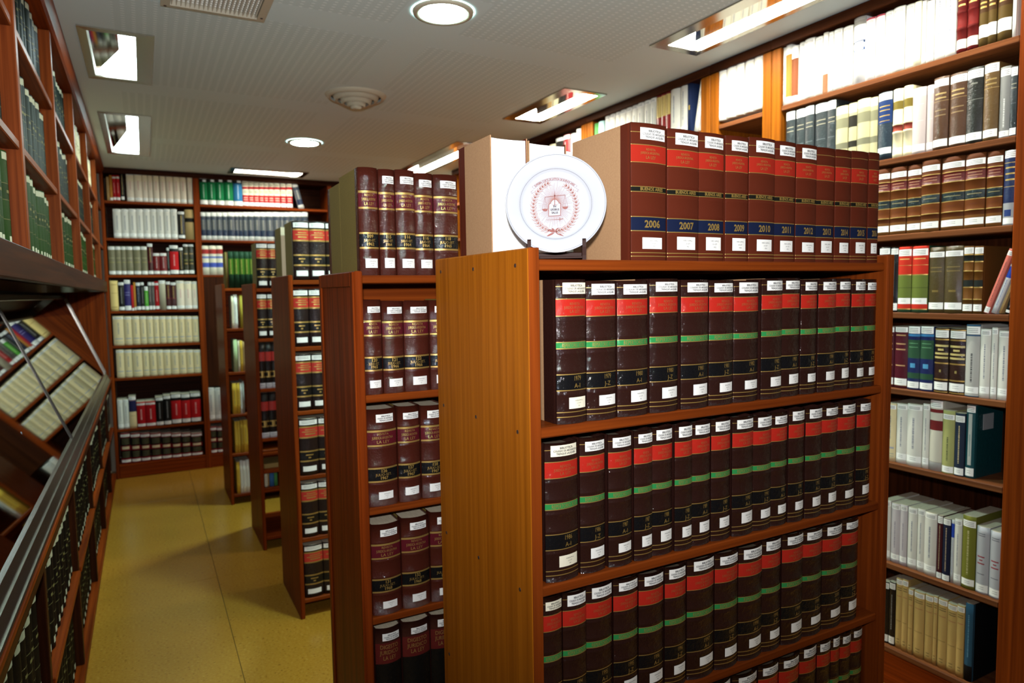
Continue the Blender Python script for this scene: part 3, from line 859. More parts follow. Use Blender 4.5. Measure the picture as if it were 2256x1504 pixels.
# measured rows: shelf height, then (start, end, height, style) of every book
ROWS = {
 'u1r0': (1.743, [(0.933,1.032,0.293,'rb'), (1.034,1.128,0.293,'rb'), (1.128,1.209,0.293,'rb'), (1.209,1.284,0.293,'rb'), (1.284,1.373,0.293,'rb'), (1.373,1.451,0.293,'rb'), (1.451,1.528,0.293,'rb'), (1.529,1.602,0.293,'rb'), (1.602,1.665,0.293,'rb'), (1.666,1.735,0.293,'rb'), (1.737,1.782,0.293,'rb')]),
 'u1r1': (1.405, [(0.739,0.814,0.296,'db'), (0.814,0.892,0.296,'db'), (0.894,0.979,0.296,'db'), (0.983,1.066,0.296,'db'), (1.072,1.156,0.296,'db'), (1.16,1.238,0.296,'db'), (1.241,1.325,0.296,'db'), (1.33,1.404,0.296,'db'), (1.405,1.474,0.296,'db'), (1.477,1.539,0.296,'db'), (1.54,1.611,0.296,'db'), (1.612,1.672,0.296,'db'), (1.672,1.73,0.296,'db'), (1.73,1.783,0.296,'db')]),
 'u1r2': (1.077, [(0.709,0.791,0.294,'db'), (0.797,0.863,0.294,'db'), (0.869,0.934,0.294,'db'), (0.939,0.992,0.294,'db'), (0.993,1.054,0.294,'db'), (1.056,1.11,0.294,'db'), (1.111,1.171,0.294,'db'), (1.173,1.236,0.294,'db'), (1.239,1.311,0.294,'db'), (1.311,1.378,0.294,'db'), (1.378,1.437,0.294,'db'), (1.438,1.498,0.294,'db'), (1.5,1.565,0.294,'db'), (1.566,1.631,0.294,'db'), (1.632,1.706,0.294,'db'), (1.71,1.771,0.294,'db')]),
 'u1r3': (0.757, [(0.696,0.748,0.291,'db'), (0.749,0.81,0.291,'db'), (0.811,0.881,0.291,'db'), (0.883,0.952,0.291,'db'), (0.952,1.025,0.291,'db'), (1.027,1.092,0.291,'db'), (1.095,1.182,0.291,'db'), (1.183,1.261,0.291,'db'), (1.263,1.347,0.291,'db'), (1.347,1.417,0.291,'db'), (1.418,1.499,0.291,'db'), (1.5,1.578,0.291,'db'), (1.579,1.66,0.291,'db'), (1.662,1.732,0.291,'db')]),
 'u1r4': (0.437, [(0.903,0.98,0.282,'db'), (0.982,1.062,0.282,'db'), (1.065,1.149,0.282,'db'), (1.151,1.243,0.282,'db'), (1.246,1.334,0.282,'db'), (1.335,1.41,0.282,'db'), (1.411,1.489,0.282,'db'), (1.491,1.559,0.282,'db'), (1.56,1.616,0.282,'db'), (1.617,1.656,0.282,'db'), (1.657,1.705,0.282,'db'), (1.705,1.756,0.282,'db')]),
 'u2r0': (1.731, [(0.54,0.597,0.298,'lb'), (0.598,0.646,0.298,'lb'), (0.647,0.706,0.298,'lb'), (0.706,0.763,0.298,'lb'), (0.765,0.843,0.298,'lb')]),
 'u2r1': (1.392, [(0.543,0.596,0.268,'lb'), (0.598,0.662,0.268,'lb'), (0.663,0.741,0.268,'lb'), (0.742,0.806,0.268,'lb'), (0.808,0.869,0.268,'lb')]),
 'u2r2': (1.066, [(0.543,0.632,0.282,'lb'), (0.635,0.704,0.282,'lb'), (0.707,0.784,0.282,'lb')]),
 'u2r3': (0.741, [(0.546,0.635,0.275,'lb'), (0.637,0.725,0.275,'lb'), (0.728,0.809,0.275,'lb')]),
 'u2r4': (0.42, [(0.548,0.627,0.28,'lm'), (0.631,0.719,0.28,'lm'), (0.722,0.802,0.28,'lm')]),
 'u3r0': (1.753, [(0.67,0.75,0.297,'rl'), (0.75,0.832,0.297,'rl'), (0.833,0.91,0.297,'rl')]),
 'u3r1': (1.416, [(0.66,0.736,0.293,'rl'), (0.737,0.813,0.293,'rl')]),
 'u3r2': (1.087, [(0.659,0.739,0.29,'rl'), (0.739,0.817,0.29,'rl')]),
 'u3r3': (0.75, [(0.664,0.76,0.295,'rl'), (0.761,0.854,0.295,'rl')]),
 'u3r4': (0.424, [(0.663,0.749,0.285,'rl'), (0.75,0.843,0.285,'rl')]),
 'u3r5': (0.1, [(0.666,0.763,0.28,'rl'), (0.764,0.858,0.28,'rl')]),
 'u4r0': (1.724, [(0.644,0.713,0.293,'rl'), (0.714,0.773,0.293,'rl')]),
 'u4r1': (1.399, [(0.636,0.698,0.293,'rl'), (0.699,0.757,0.293,'rl')]),
 'u4r2': (1.071, [(0.633,0.673,0.3,'rn'), (0.674,0.712,0.3,'rn'), (0.713,0.748,0.3,'rn')]),
 'u4r3': (0.744, [(0.632,0.683,0.3,'rn'), (0.684,0.734,0.3,'rn')]),
 'u4r4': (0.535, [(0.634,0.736,0.045,'tanl')]),
 'u4r4b': (0.41, [(0.639,0.658,0.09,'cream'), (0.659,0.668,0.088,'tan'), (0.67,0.698,0.092,'blue'), (0.699,0.721,0.085,'green')]),
 'u5r0': (1.738, [(0.556,0.568,0.285,'olive'), (0.569,0.576,0.285,'brown'), (0.577,0.616,0.29,'lime'), (0.617,0.657,0.29,'lime'), (0.658,0.696,0.29,'lime'), (0.696,0.736,0.29,'lime'), (0.736,0.764,0.29,'lime')]),
 'u5r1': (1.418, [(0.599,0.614,0.26,'cream'), (0.615,0.645,0.27,'white'), (0.646,0.661,0.26,'brown'), (0.662,0.683,0.265,'olivey')]),
 'u5r2': (1.07, [(0.601,0.631,0.26,'palegreen'), (0.633,0.647,0.25,'cream'), (0.648,0.669,0.25,'yellow'), (0.67,0.688,0.24,'tan')]),
 'u5r3': (0.731, [(0.59,0.623,0.25,'yellow'), (0.624,0.648,0.25,'yellow'), (0.649,0.663,0.25,'white'), (0.664,0.68,0.26,'gray')]),
 'u5r4': (0.412, [(0.595,0.616,0.26,'yellow'), (0.617,0.636,0.26,'yellow'), (0.637,0.66,0.265,'yellowd'), (0.661,0.694,0.265,'yellow')]),
 'u5r5': (0.08, [(0.595,0.621,0.26,'yellow'), (0.623,0.64,0.27,'white'), (0.641,0.668,0.265,'white'), (0.669,0.693,0.27,'white')]),
 'b1r1': (2.555, [(-0.25,-0.229,0.212,'tan'), (-0.227,-0.204,0.228,'ochre'), (-0.203,-0.176,0.23,'redw'), (-0.174,-0.145,0.232,'redw'), (-0.139,-0.111,0.273,'blackg'), (-0.092,-0.03,0.258,'whiter'), (-0.029,0.035,0.262,'whiter'), (0.036,0.079,0.266,'whiter'), (0.081,0.121,0.269,'whiter'), (0.124,0.175,0.272,'whiter'), (0.18,0.229,0.276,'whiter'), (0.232,0.291,0.28,'whiter'), (0.293,0.347,0.284,'whiter'), (0.349,0.404,0.288,'whiter'), (0.412,0.458,0.292,'whiter')]),
 'b1r2': (2.219, [(-0.213,-0.15,0.262,'whitel'), (-0.15,-0.089,0.265,'whitel'), (-0.089,-0.029,0.268,'whitel'), (-0.029,0.028,0.27,'whitel'), (0.028,0.086,0.273,'whitel'), (0.086,0.14,0.275,'whitel'), (0.141,0.198,0.277,'whitel'), (0.2,0.254,0.28,'whitel'), (0.256,0.313,0.282,'whitel'), (0.317,0.376,0.264,'blackg'), (0.378,0.453,0.282,'tanb')]),
 'b1r3': (1.884, [(-0.267,-0.212,0.261,'grayol'), (-0.212,-0.167,0.262,'grayol'), (-0.167,-0.127,0.262,'grayol'), (-0.127,-0.071,0.263,'grayol'), (-0.069,-0.007,0.264,'grayol'), (-0.006,0.046,0.265,'grayol'), (0.048,0.093,0.292,'dredg'), (0.094,0.148,0.205,'dred'), (0.149,0.207,0.206,'dred'), (0.208,0.231,0.258,'blackw'), (0.232,0.307,0.281,'redk'), (0.309,0.347,0.26,'blackg'), (0.348,0.392,0.29,'olivek'), (0.393,0.441,0.291,'olivek')]),
 'b1r4': (1.556, [(-0.27,-0.206,0.276,'cream2'), (-0.204,-0.157,0.265,'blackw'), (-0.157,-0.105,0.282,'indigo'), (-0.104,-0.083,0.234,'red'), (-0.082,-0.064,0.261,'ochre'), (-0.063,-0.027,0.261,'navyw'), (-0.026,0.005,0.264,'blackw'), (0.006,0.037,0.219,'greenw'), (0.037,0.066,0.264,'grayw'), (0.066,0.091,0.264,'grayw'), (0.091,0.127,0.267,'redw'), (0.128,0.183,0.274,'creamw'), (0.185,0.225,0.266,'dredg'), (0.226,0.273,0.259,'dredg'), (0.275,0.341,0.272,'whiter'), (0.342,0.406,0.267,'whiter'), (0.407,0.453,0.265,'whiter')]),
 'b1r5': (1.237, [(-0.271,-0.183,0.271,'creaml'), (-0.182,-0.119,0.268,'creaml'), (-0.118,-0.055,0.267,'creaml'), (-0.053,0.001,0.265,'creaml'), (0.002,0.056,0.263,'creaml'), (0.057,0.106,0.261,'creaml'), (0.108,0.162,0.26,'creaml'), (0.163,0.213,0.258,'creaml'), (0.214,0.267,0.257,'creaml'), (0.269,0.323,0.255,'creaml'), (0.324,0.385,0.253,'creaml'), (0.386,0.444,0.251,'creaml')]),
 'b1r6': (0.936, [(-0.26,-0.195,0.263,'creaml'), (-0.194,-0.131,0.259,'creaml'), (-0.13,-0.048,0.255,'creaml'), (-0.046,0.009,0.251,'creaml'), (0.01,0.071,0.248,'creaml'), (0.072,0.125,0.245,'creaml'), (0.125,0.189,0.242,'creaml'), (0.19,0.257,0.238,'creaml'), (0.258,0.322,0.235,'creaml'), (0.323,0.385,0.231,'creaml'), (0.386,0.45,0.228,'creaml')]),
 'b1r7': (0.461, [(-0.273,-0.228,0.274,'whitel'), (-0.227,-0.181,0.274,'whitel'), (-0.18,-0.12,0.297,'navyc'), (-0.117,-0.045,0.241,'redw'), (-0.044,0.039,0.241,'redw'), (0.04,0.106,0.271,'blackw'), (0.107,0.17,0.283,'blackw'), (0.172,0.258,0.291,'redk'), (0.26,0.337,0.284,'redk'), (0.339,0.43,0.288,'redk')]),
 'b1r8': (0.133, [(-0.264,-0.182,0.292,'maroonk'), (-0.18,-0.101,0.282,'maroonk'), (-0.1,-0.02,0.273,'maroonk'), (-0.018,0.072,0.264,'maroonk'), (0.073,0.159,0.254,'maroonk'), (0.16,0.244,0.244,'maroonk'), (0.245,0.327,0.235,'maroonk'), (0.329,0.429,0.224,'maroonk')]),
 'b2r1': (2.555, [(0.519,0.586,0.27,'greenk'), (0.587,0.658,0.275,'greenk'), (0.659,0.733,0.28,'greenk'), (0.734,0.817,0.285,'greenk'), (0.819,0.901,0.286,'bluek'), (0.903,0.957,0.262,'redcream'), (0.958,1.006,0.266,'redcream'), (1.007,1.055,0.269,'redcream'), (1.056,1.102,0.272,'redcream'), (1.103,1.145,0.275,'redcream'), (1.146,1.198,0.278,'redcream'), (1.199,1.258,0.281,'redcream'), (1.263,1.315,0.285,'redcream'), (1.319,1.377,0.289,'redcream')]),
 'b2r2': (2.219, [(0.515,0.557,0.262,'navyw2'), (0.557,0.604,0.263,'navyw2'), (0.604,0.653,0.265,'navyw2'), (0.653,0.703,0.267,'navyw2'), (0.703,0.752,0.269,'navyw2'), (0.752,0.818,0.272,'navyw2'), (0.818,0.855,0.274,'navyw2'), (0.855,0.89,0.275,'navyw2'), (0.89,0.938,0.277,'navyw2'), (0.938,0.994,0.279,'navyw2'), (0.994,1.056,0.282,'navyw2'), (1.056,1.113,0.284,'navyw2'), (1.113,1.178,0.286,'navyw2'), (1.178,1.247,0.289,'navyw2'), (1.247,1.284,0.291,'navyw2'), (1.284,1.342,0.293,'navyw2'), (1.342,1.405,0.296,'navyw2'), (1.405,1.46,0.298,'navyw2'), (1.46,1.523,0.301,'navyw2')]),
 'b2r3': (1.884, [(0.51,0.575,0.279,'wrb'), (0.576,0.637,0.28,'wrb'), (0.637,0.697,0.281,'wrb')]),
 'b2r7': (0.461, [(0.496,0.564,0.327,'whitel'), (0.566,0.641,0.321,'whitel')]),
 'b2r8': (0.133, [(0.506,0.567,0.27,'maroonk'), (0.569,0.636,0.263,'maroonk')]),
 'r1': (2.53, [(2.289,2.268,0.267,'white'), (2.268,2.234,0.271,'orangew'), (2.233,2.196,0.255,'brownw'), (2.195,2.164,0.261,'whitel'), (2.164,2.108,0.262,'whitel'), (2.107,2.068,0.254,'whitel'), (2.067,2.042,0.262,'brownlow'), (2.041,2.016,0.256,'whitel'), (2.015,1.972,0.256,'whitel'), (1.971,1.923,0.252,'whitel'), (1.922,1.866,0.292,'bluelogo'), (1.865,1.824,0.251,'redlogo'), (1.824,1.783,0.25,'redlogo'), (1.782,1.748,0.25,'whitel'), (1.747,1.697,0.25,'whitel'), (1.696,1.662,0.245,'whitel'), (1.661,1.633,0.244,'whitey'), (1.633,1.616,0.24,'whitel'), (1.616,1.585,0.231,'whitel'), (1.584,1.544,0.3,'whitel'), (1.543,1.504,0.3,'whitel'), (1.503,1.467,0.3,'redant'), (1.466,1.427,0.3,'redant'), (1.426,1.395,0.31,'oliveant'), (1.395,1.366,0.31,'oliveant'), (1.365,1.319,0.31,'oliveant'), (1.316,1.304,0.28,'white')]),
 'r2': (2.193, [(2.26,2.208,0.302,'slate'), (2.207,2.156,0.302,'slate'), (2.155,2.107,0.303,'slate'), (2.106,2.041,0.301,'slate'), (2.041,1.997,0.3,'slate'), (1.997,1.938,0.261,'paleol'), (1.937,1.897,0.263,'paleolk'), (1.896,1.837,0.267,'paleol'), (1.837,1.803,0.262,'paleol'), (1.803,1.741,0.27,'navyl'), (1.74,1.698,0.269,'creamg'), (1.698,1.66,0.272,'creamg'), (1.659,1.605,0.251,'mauve'), (1.604,1.578,0.251,'mauve'), (1.578,1.521,0.269,'brownl'), (1.521,1.458,0.268,'brownl'), (1.458,1.4,0.269,'blackl'), (1.4,1.349,0.269,'browno'), (1.349,1.314,0.245,'grayl'), (1.314,1.292,0.237,'slate')]),
 'r3': (1.886, [(1.811,1.743,0.269,'antique'), (1.742,1.674,0.267,'antique'), (1.673,1.616,0.265,'antique'), (1.615,1.543,0.272,'antique'), (1.542,1.456,0.271,'antique'), (1.455,1.384,0.269,'antique'), (1.383,1.328,0.266,'antique'), (1.327,1.285,0.26,'navyg')]),
 'r4': (1.572, [(1.783,1.735,0.266,'blackw'), (1.734,1.701,0.263,'blackw'), (1.701,1.645,0.262,'greenred'), (1.644,1.579,0.261,'greenred'), (1.579,1.519,0.252,'olived'), (1.518,1.45,0.253,'olived'), (1.45,1.414,0.249,'antique2'), (1.413,1.381,0.247,'antique2')]),
 'r5': (1.262, [(1.755,1.717,0.25,'maroong'), (1.716,1.66,0.252,'maroong'), (1.66,1.61,0.254,'bluegreen'), (1.609,1.556,0.256,'bluegreen'), (1.553,1.499,0.254,'blackgold'), (1.499,1.44,0.253,'blackgold'), (1.438,1.388,0.27,'grayblue'), (1.388,1.352,0.255,'whitel'), (1.351,1.33,0.261,'whitel'), (1.33,1.285,0.251,'whitel'), (1.284,1.274,0.252,'white')]),
 'r6': (0.952, [(1.744,1.701,0.243,'creaml'), (1.7,1.654,0.246,'whitel'), (1.654,1.592,0.252,'whitel'), (1.591,1.564,0.26,'whitel'), (1.564,1.514,0.278,'creamred'), (1.514,1.468,0.246,'paleolive'), (1.468,1.431,0.242,'navyp'), (1.43,1.397,0.278,'teal')]),
 'r7': (0.527, [(1.748,1.712,0.256,'whitel'), (1.712,1.673,0.251,'mauve2'), (1.673,1.642,0.255,'mauve2'), (1.641,1.602,0.253,'whitel'), (1.601,1.571,0.257,'whitel'), (1.571,1.522,0.254,'whitel'), (1.521,1.5,0.253,'maroont'), (1.5,1.47,0.249,'navyt'), (1.469,1.457,0.25,'whiteb'), (1.457,1.429,0.258,'whitel'), (1.428,1.379,0.283,'greenol'), (1.378,1.332,0.255,'whiterd'), (1.331,1.283,0.251,'whiterd')]),
 'r8': (0.167, [(1.742,1.712,0.266,'blackw'), (1.712,1.685,0.274,'blackw'), (1.683,1.655,0.302,'manila'), (1.654,1.629,0.307,'manila'), (1.629,1.608,0.277,'manila'), (1.607,1.563,0.276,'manila'), (1.562,1.529,0.279,'manila'), (1.528,1.512,0.284,'manila'), (1.512,1.475,0.283,'manila'), (1.475,1.438,0.278,'manila'), (1.438,1.409,0.286,'manila'), (1.408,1.379,0.306,'bluebk')]),
 'rn1': (2.548, [(2.697,2.636,0.27,'whitel'), (2.635,2.571,0.27,'whitel'), (2.57,2.517,0.27,'whitel'), (2.515,2.458,0.27,'whitel'), (2.456,2.402,0.27,'whitel')]),
 'rn2': (2.21, [(2.5,2.446,0.13,'whitel'), (2.446,2.397,0.13,'whitel')]),
 'rb1': (2.52, [(3.814,3.761,0.25,'green'), (3.76,3.695,0.25,'paleblue'), (3.691,3.635,0.27,'whitel'), (3.635,3.581,0.27,'whitel'), (3.581,3.527,0.27,'whitel'), (3.527,3.469,0.27,'whitel'), (3.469,3.411,0.27,'whitel'), (3.411,3.355,0.27,'whitel'), (3.355,3.295,0.27,'whitel'), (3.295,3.236,0.27,'whitel'), (3.236,3.185,0.27,'whitel'), (3.183,3.143,0.29,'redgold'), (3.142,3.103,0.29,'redgold'), (3.102,3.061,0.29,'redgold'), (3.059,2.982,0.3,'whitel'), (2.981,2.924,0.31,'whitel'), (2.922,2.89,0.31,'navyb')]),
 'rc1': (2.52, [(4.454,4.389,0.2,'tan'), (4.387,4.299,0.22,'cream'), (4.297,4.195,0.25,'black'), (4.193,4.101,0.25,'dred'), (4.099,4.029,0.24,'whitel'), (4.028,3.971,0.26,'whitel')]),
}

# ------------------------------------------------------------------ room shell
X0, X1, Y0, Y1, ZC = -.78, 3.06, -1.4, 7.56, 2.85
def struct(o):
    o['kind'] = 'structure'
    return o
struct(board('wall_left', X0-.1, X0, Y0, Y1, 0, ZC, '#b8ad98', None, 0))
struct(board('wall_right', X1, X1+.1, Y0, Y1, 0, ZC, '#b8ad98', None, 0))
struct(board('wall_back', X0-.1, X1+.1, Y1, Y1+.1, 0, ZC, '#b8ad98', None, 0))
struct(board('wall_front', X0-.1, X1+.1, Y0-.1, Y0, 0, ZC, '#5a4632', None, 0))
flo_ = struct(board('floor', X0, X1, Y0, Y1, -.1, -.004, '#4a4028', None, 0))
fx = [X0, -.60, .31, 1.22, 2.13, X1]
fy = [Y0, .55, 2.45, 4.35, 6.25, Y1]
for i in range(len(fx)-1):
    for j in range(len(fy)-1):
        board('vinyl_sheet', fx[i]+.0012, fx[i+1]-.0012, fy[j]+.0012, fy[j+1]-.0012, -.0039, 0, 'floor', flo_, .0006)

# troughs: (x0, x1, y0, y1, wall side)
TROUGHS = [(-.20, .10, 3.53, 4.33, 'W', 'white recessed trough light in ceiling above the left wall bookcase, nearer one'),
           (-.20, .10, 5.08, 6.50, 'W', 'white recessed trough light in ceiling above the left wall bookcase, farther one'),
           (2.20, 2.50, 1.22, 2.65, 'E', 'long recessed trough light nearest the camera along the right wall bookcase'),
           (2.20, 2.50, 3.40, 4.18, 'E', 'short recessed trough light in the middle of the right side of the ceiling'),
           (2.20, 2.50, 4.94, 6.48, 'E', 'farthest recessed trough light on the right side of the ceiling'),
           (.76, 1.46, 6.77, 7.10, 'N', 'crosswise recessed trough light in front of the back wall bookcase')]
VENT = (.115, .51, 2.56, 3.147)
holes = [(a+.02, b-.02, c+.02, d-.02) for a, b, c, d, *_ in TROUGHS]+[(VENT[0]+.03, VENT[1]-.03, VENT[2]+.03, VENT[3]-.03)]
def ceiling_mesh():
    xs = sorted({X0, X1, *[h[0] for h in holes], *[h[1] for h in holes]})
    ys = sorted({Y0, Y1, *[h[2] for h in holes], *[h[3] for h in holes]})
    v = [(x, y, z) for z in (ZC, ZC+.012) for x in xs for y in ys]
    nx, ny = len(xs), len(ys)
    f = []
    for i in range(nx-1):
        for j in range(ny-1):
            cx, cy = (xs[i]+xs[i+1])/2, (ys[j]+ys[j+1])/2
            if any(h[0] < cx < h[1] and h[2] < cy < h[3] for h in holes):
                continue
            a = i*ny+j
            f.append((a, a+1, a+ny+1, a+ny))
            a += nx*ny
            f.append((a, a+ny, a+ny+1, a+1))
    return struct(mesh_obj('ceiling', v, f, 'plaster'))
ceil = ceiling_mesh()
def rect_minus(r, hs):
    out = [r]
    for h in hs:
        nxt = []
        for (a, b, c, d) in out:
            if h[1] <= a or h[0] >= b or h[3] <= c or h[2] >= d:
                nxt.append((a, b, c, d)); continue
            if h[0] > a: nxt.append((a, h[0], c, d))
            if h[1] < b: nxt.append((h[1], b, c, d))
            a2, b2 = max(a, h[0]), min(b, h[1])
            if h[2] > c: nxt.append((a2, b2, c, h[2]))
            if h[3] < d: nxt.append((a2, b2, h[3], d))
        out = nxt
    return out
block = [(a, b, c, d) for a, b, c, d, *_ in TROUGHS]+[VENT, (1.0, 1.32, 2.56, 2.94), (.98, 1.35, 3.88, 4.26), (1.0, 1.3, 5.3, 5.62)]
for (a, b) in ((-.06, 1.06), (1.25, 2.18)):
    for (c, d) in ((.31, 1.51), (1.73, 2.93), (3.13, 4.33), (4.55, 5.75), (5.95, 6.72)):
        pcs = rect_minus((a, b, c, d), block)
        v, f = [], []
        for (p, q, r_, s) in pcs:
            n = len(v)
            v += [(p, r_, ZC-.0006), (p, s, ZC-.0006), (q, s, ZC-.0006), (q, r_, ZC-.0006)]
            f.append((n, n+1, n+2, n+3))
        mesh_obj('perforated_panel', v, f, 'perforated', ceil)

def trough(x0, x1, y0, y1, side, label):
    # local frame: a = along, w = across from room side (0) to wall side (W)
    if side == 'N':
        L, Wd = x1-x0, y1-y0
        org, rz = (x0, y0, ZC), 0.0
    elif side == 'E':
        L, Wd = y1-y0, x1-x0
        org, rz = (x0, y1, ZC), -math.pi/2
    else:
        L, Wd = y1-y0, x1-x0
        org, rz = (x1, y0, ZC), math.pi/2
    root = empty('recessed_light', org, label, 'ceiling light', 'recessed trough lights', (0, 0, rz))
    D = .16
    ra, rb = .075, .035       # rim widths room side / wall side
    e = .05
    # rim: a flat polished frame, one piece with a rectangular hole
    o = [(0, 0), (L, 0), (L, Wd), (0, Wd)]
    i_ = [(e, ra), (L-e, ra), (L-e, Wd-rb), (e, Wd-rb)]
    v = [(x, y, -.006) for x, y in o]+[(x, y, -.004) for x, y in i_]+[(x, y, .003) for x, y in o]+[(x, y, .003) for x, y in i_]
    f = []
    for k in range(4):
        j = (k+1) % 4
        f += [(k, k+4, j+4, j), (k, j, j+8, k+8), (k+4, k+12, j+12, j+4)]
    mesh_obj('rim', v, f, 'steel_rim', root)
    yw, yr = Wd-rb, ra
    zl, zr = .020, .030
    def flat(name, pts, mat, z=zl):
        # pts (along, across); faces down
        v = [(x, y, z if len(q) == 2 else q[2]) for q in pts for x, y in (q[:2],)]
        # keep the winding so that the normal points down
        ar = sum(v[i][0]*v[(i+1) % len(v)][1]-v[(i+1) % len(v)][0]*v[i][1] for i in range(len(v)))
        f = tuple(range(len(v)))
        mesh_obj(name, v, [f[::-1] if ar > 0 else f], mat, root)
    if side == 'W':
        ym = yr+(yw-yr)*.37
        xk = e+(L-2*e)*.46
        flat('reflector', [(e, ym, zr), (xk, ym, zr), (L-e, yw-.006, zl), (e, yw-.006, zl)], 'mirror')
        flat('lamp_panel', [(e, yr), (L-e, yr), (L-e, yw-.006), (xk, ym), (e, ym)], 'lamp_warm', zl+.011)
    elif side == 'E':
        xk = e+(L-2*e)*(.40 if L < 1 else .30 if label.startswith('farthest') else .14)
        flat('reflector', [(e, yw-.024, zl), (xk, yr, zr), (L-e, yr, zr), (L-e, yw-.024, zl)], 'mirror')
        flat('lamp_panel', [(e, yr), (xk, yr), (e, yw-.024)], 'lamp_strip', zl+.011)
        flat('lamp_strip', [(e, yw-.024, .002), (L-e, yw-.024, .002), (L-e, yw, .03), (e, yw, .03)], 'lamp_strip', zl)
    else:
        flat('reflector', [(e, yr, zr), (L-e-.05, yr, zr), (L-e-.05, yw-.05, zl), (e, yw-.05, zl)], 'mirror')
        flat('lamp_panel', [(L-e-.05, yr), (L-e, yr), (L-e, yw-.05), (L-e-.05, yw-.05)], 'lamp_back', zl)
        flat('lamp_strip', [(e, yw-.05), (L-e, yw-.05), (L-e, yw), (e, yw)], 'lamp_back', zl)
    for (xa, ya, xb, yb_) in ((e, yr, L-e, yr), (e, yw, L-e, yw), (e, yr, e, yw), (L-e, yr, L-e, yw)):
        mesh_obj('side_panel', [(xa, ya, 0), (xb, yb_, 0), (xb, yb_, .06), (xa, ya, .06)], [(0, 1, 2, 3)], 'painted_white', root)
for t in TROUGHS:
    trough(*t)

def downlight(x, y, label):
    root = empty('downlight', (x, y, ZC), label, 'ceiling light', 'round downlights')
    v, f = lathe([(.128, -.001), (.126, -.009), (.112, -.013), (.100, -.010)])
    mesh_obj('trim_ring', v, f, 'painted_metal', root, smooth=True)
    v, f = lathe([(.100, -.010), (.06, -.013), (.0005, -.014)])
    mesh_obj('lamp_lens', v, f, 'lamp_down', root, smooth=True)
downlight(1.16, 2.72, 'round glowing downlight at top of picture, nearer of the two')
downlight(1.15, 5.46, 'smaller round downlight farther back above the aisle ends')

root = empty('air_diffuser', (1.165, 4.07, ZC), 'round stepped metal air diffuser in the middle of the ceiling', 'air vent')
for k, (ra_, za, rb_, zb) in enumerate([(.178, 0, .158, -.022), (.138, -.004, .118, -.038), (.100, -.016, .082, -.054), (.064, -.030, .050, -.068)]):
    v, f = lathe([(ra_, za), (ra_-.004, za-.006), (rb_, zb), (rb_-.012, zb+.004)])
    mesh_obj('ring', v, f, 'painted_metal', root, smooth=True)
v, f = lathe([(.036, -.05), (.03, -.074), (.0005, -.078)])
mesh_obj('hub', v, f, 'painted_metal', root, smooth=True)
v, f = lathe([(.15, -.0015), (.0005, -.0015)])
mesh_obj('throat', v, f, 'dark_void', root)

vx0, vx1, vy0, vy1 = VENT
root = empty('air_vent', (vx0, vy0, ZC), 'rectangular metal louvre vent at the upper left of ceiling', 'air vent')
W_, L_ = vx1-vx0, vy1-vy0
o = [(0, 0), (W_, 0), (W_, L_), (0, L_)]
i_ = [(.034, .034), (W_-.034, .034), (W_-.034, L_-.034), (.034, L_-.034)]
v = [(x, y, -.008) for x, y in o]+[(x, y, -.012) for x, y in i_]+[(x, y, 0) for x, y in o]+[(x, y, .01) for x, y in i_]
f = []
for k in range(4):
    j = (k+1) % 4
    f += [(k, k+4, j+4, j), (k, j, j+8, k+8), (k+4, k+12, j+12, j+4)]
mesh_obj('frame', v, f, 'painted_metal', root)
for k in range(20):
    x = .040+k*(W_-.08)/19
    v, f = box_geo(-.0015, .0015, .034, L_-.034, -.009, .012)
    mesh_obj('slat', v, f, 'painted_white', root, (x, 0, 0))
for k in range(24):
    y = .045+k*(L_-.09)/23
    v, f = box_geo(.034, W_-.034, -.001, .001, .006, .014)
    mesh_obj('cross_slat', v, f, 'painted_white', root, (0, y, 0))
v, f = box_geo(.03, W_-.03, .03, L_-.03, .05, .06)
mesh_obj('duct', v, f, 'dark_void', root)
for p in ((.017, L_-.017), (W_-.017, L_-.05)):
    v, f = lathe([(.0005, -.013), (.005, -.012), (.006, -.010)], 10)
    mesh_obj('screw', v, f, 'plug', root, (p[0], p[1], 0))

# ------------------------------------------------------------------ free-standing bookcases
def unit(label, xo, xi, xr_i, xr, yp, ys, yb, ztop, shelves, tone, side_tone, back_y=None, framed=False, both=True, thick=.022):
    root = empty('bookcase', (xo, yp, 0), label, 'bookcase', 'free-standing bookcases')
    board('side_panel', xo, xi, yp, yb, 0, ztop, f'wood_{side_tone}_z', root, .003)
    board('side_panel', xr_i, xr, yp, yb, 0, ztop, f'wood_{tone}_z', root, .003)
    for z in shelves:
        board('shelf', xi+.0005, xr_i-.0005, ys, yb-(ys-yp), z-thick, z, f'wood_{tone}_x', root, .003)
    if back_y:
        tops = shelves
        for za, zb in zip(tops[1:], tops[:-1]):
            board('back_panel', xi+.001, xr_i-.001, back_y, back_y+.006, za+.0005, zb-thick-.0005, f'wood_{tone}_x', root, 0)
    return root

u1 = unit('amber wooden double-sided bookcase in the foreground holding rows of brown law volumes', .664, .687, 1.796, 1.82, 1.163, 1.171, 1.646, 1.765, [1.743, 1.404, 1.073, .750, .437, .115], 'cedar', 'amber', 1.412)
for a_, b_ in ((.664, .687), (1.796, 1.82)):
    board('edge_strip', a_, b_, 1.1595, 1.163, 0, 1.765, 'wood_cedar_z', u1, .001)
for z in (1.732, 1.392, 1.058, .731, .425):
    for y in (1.216, 1.416, 1.609):
        v, f = lathe([(.0003, 0), (.0042, 0), (.0045, -.001)], 10)
        mesh_obj('screw_hole', v, f, 'plug', u1, (-.0006, y-1.163, z), rot=(0, -math.pi/2, 0))
u2 = unit('dark reddish bookcase with a framed end panel just behind the foreground one', .516, .539, 1.72, 1.745, 1.875, 1.882, 2.285, 1.743, [1.731, 1.392, 1.066, .741, .42, .10], 'cedar', 'mahog', 2.11)
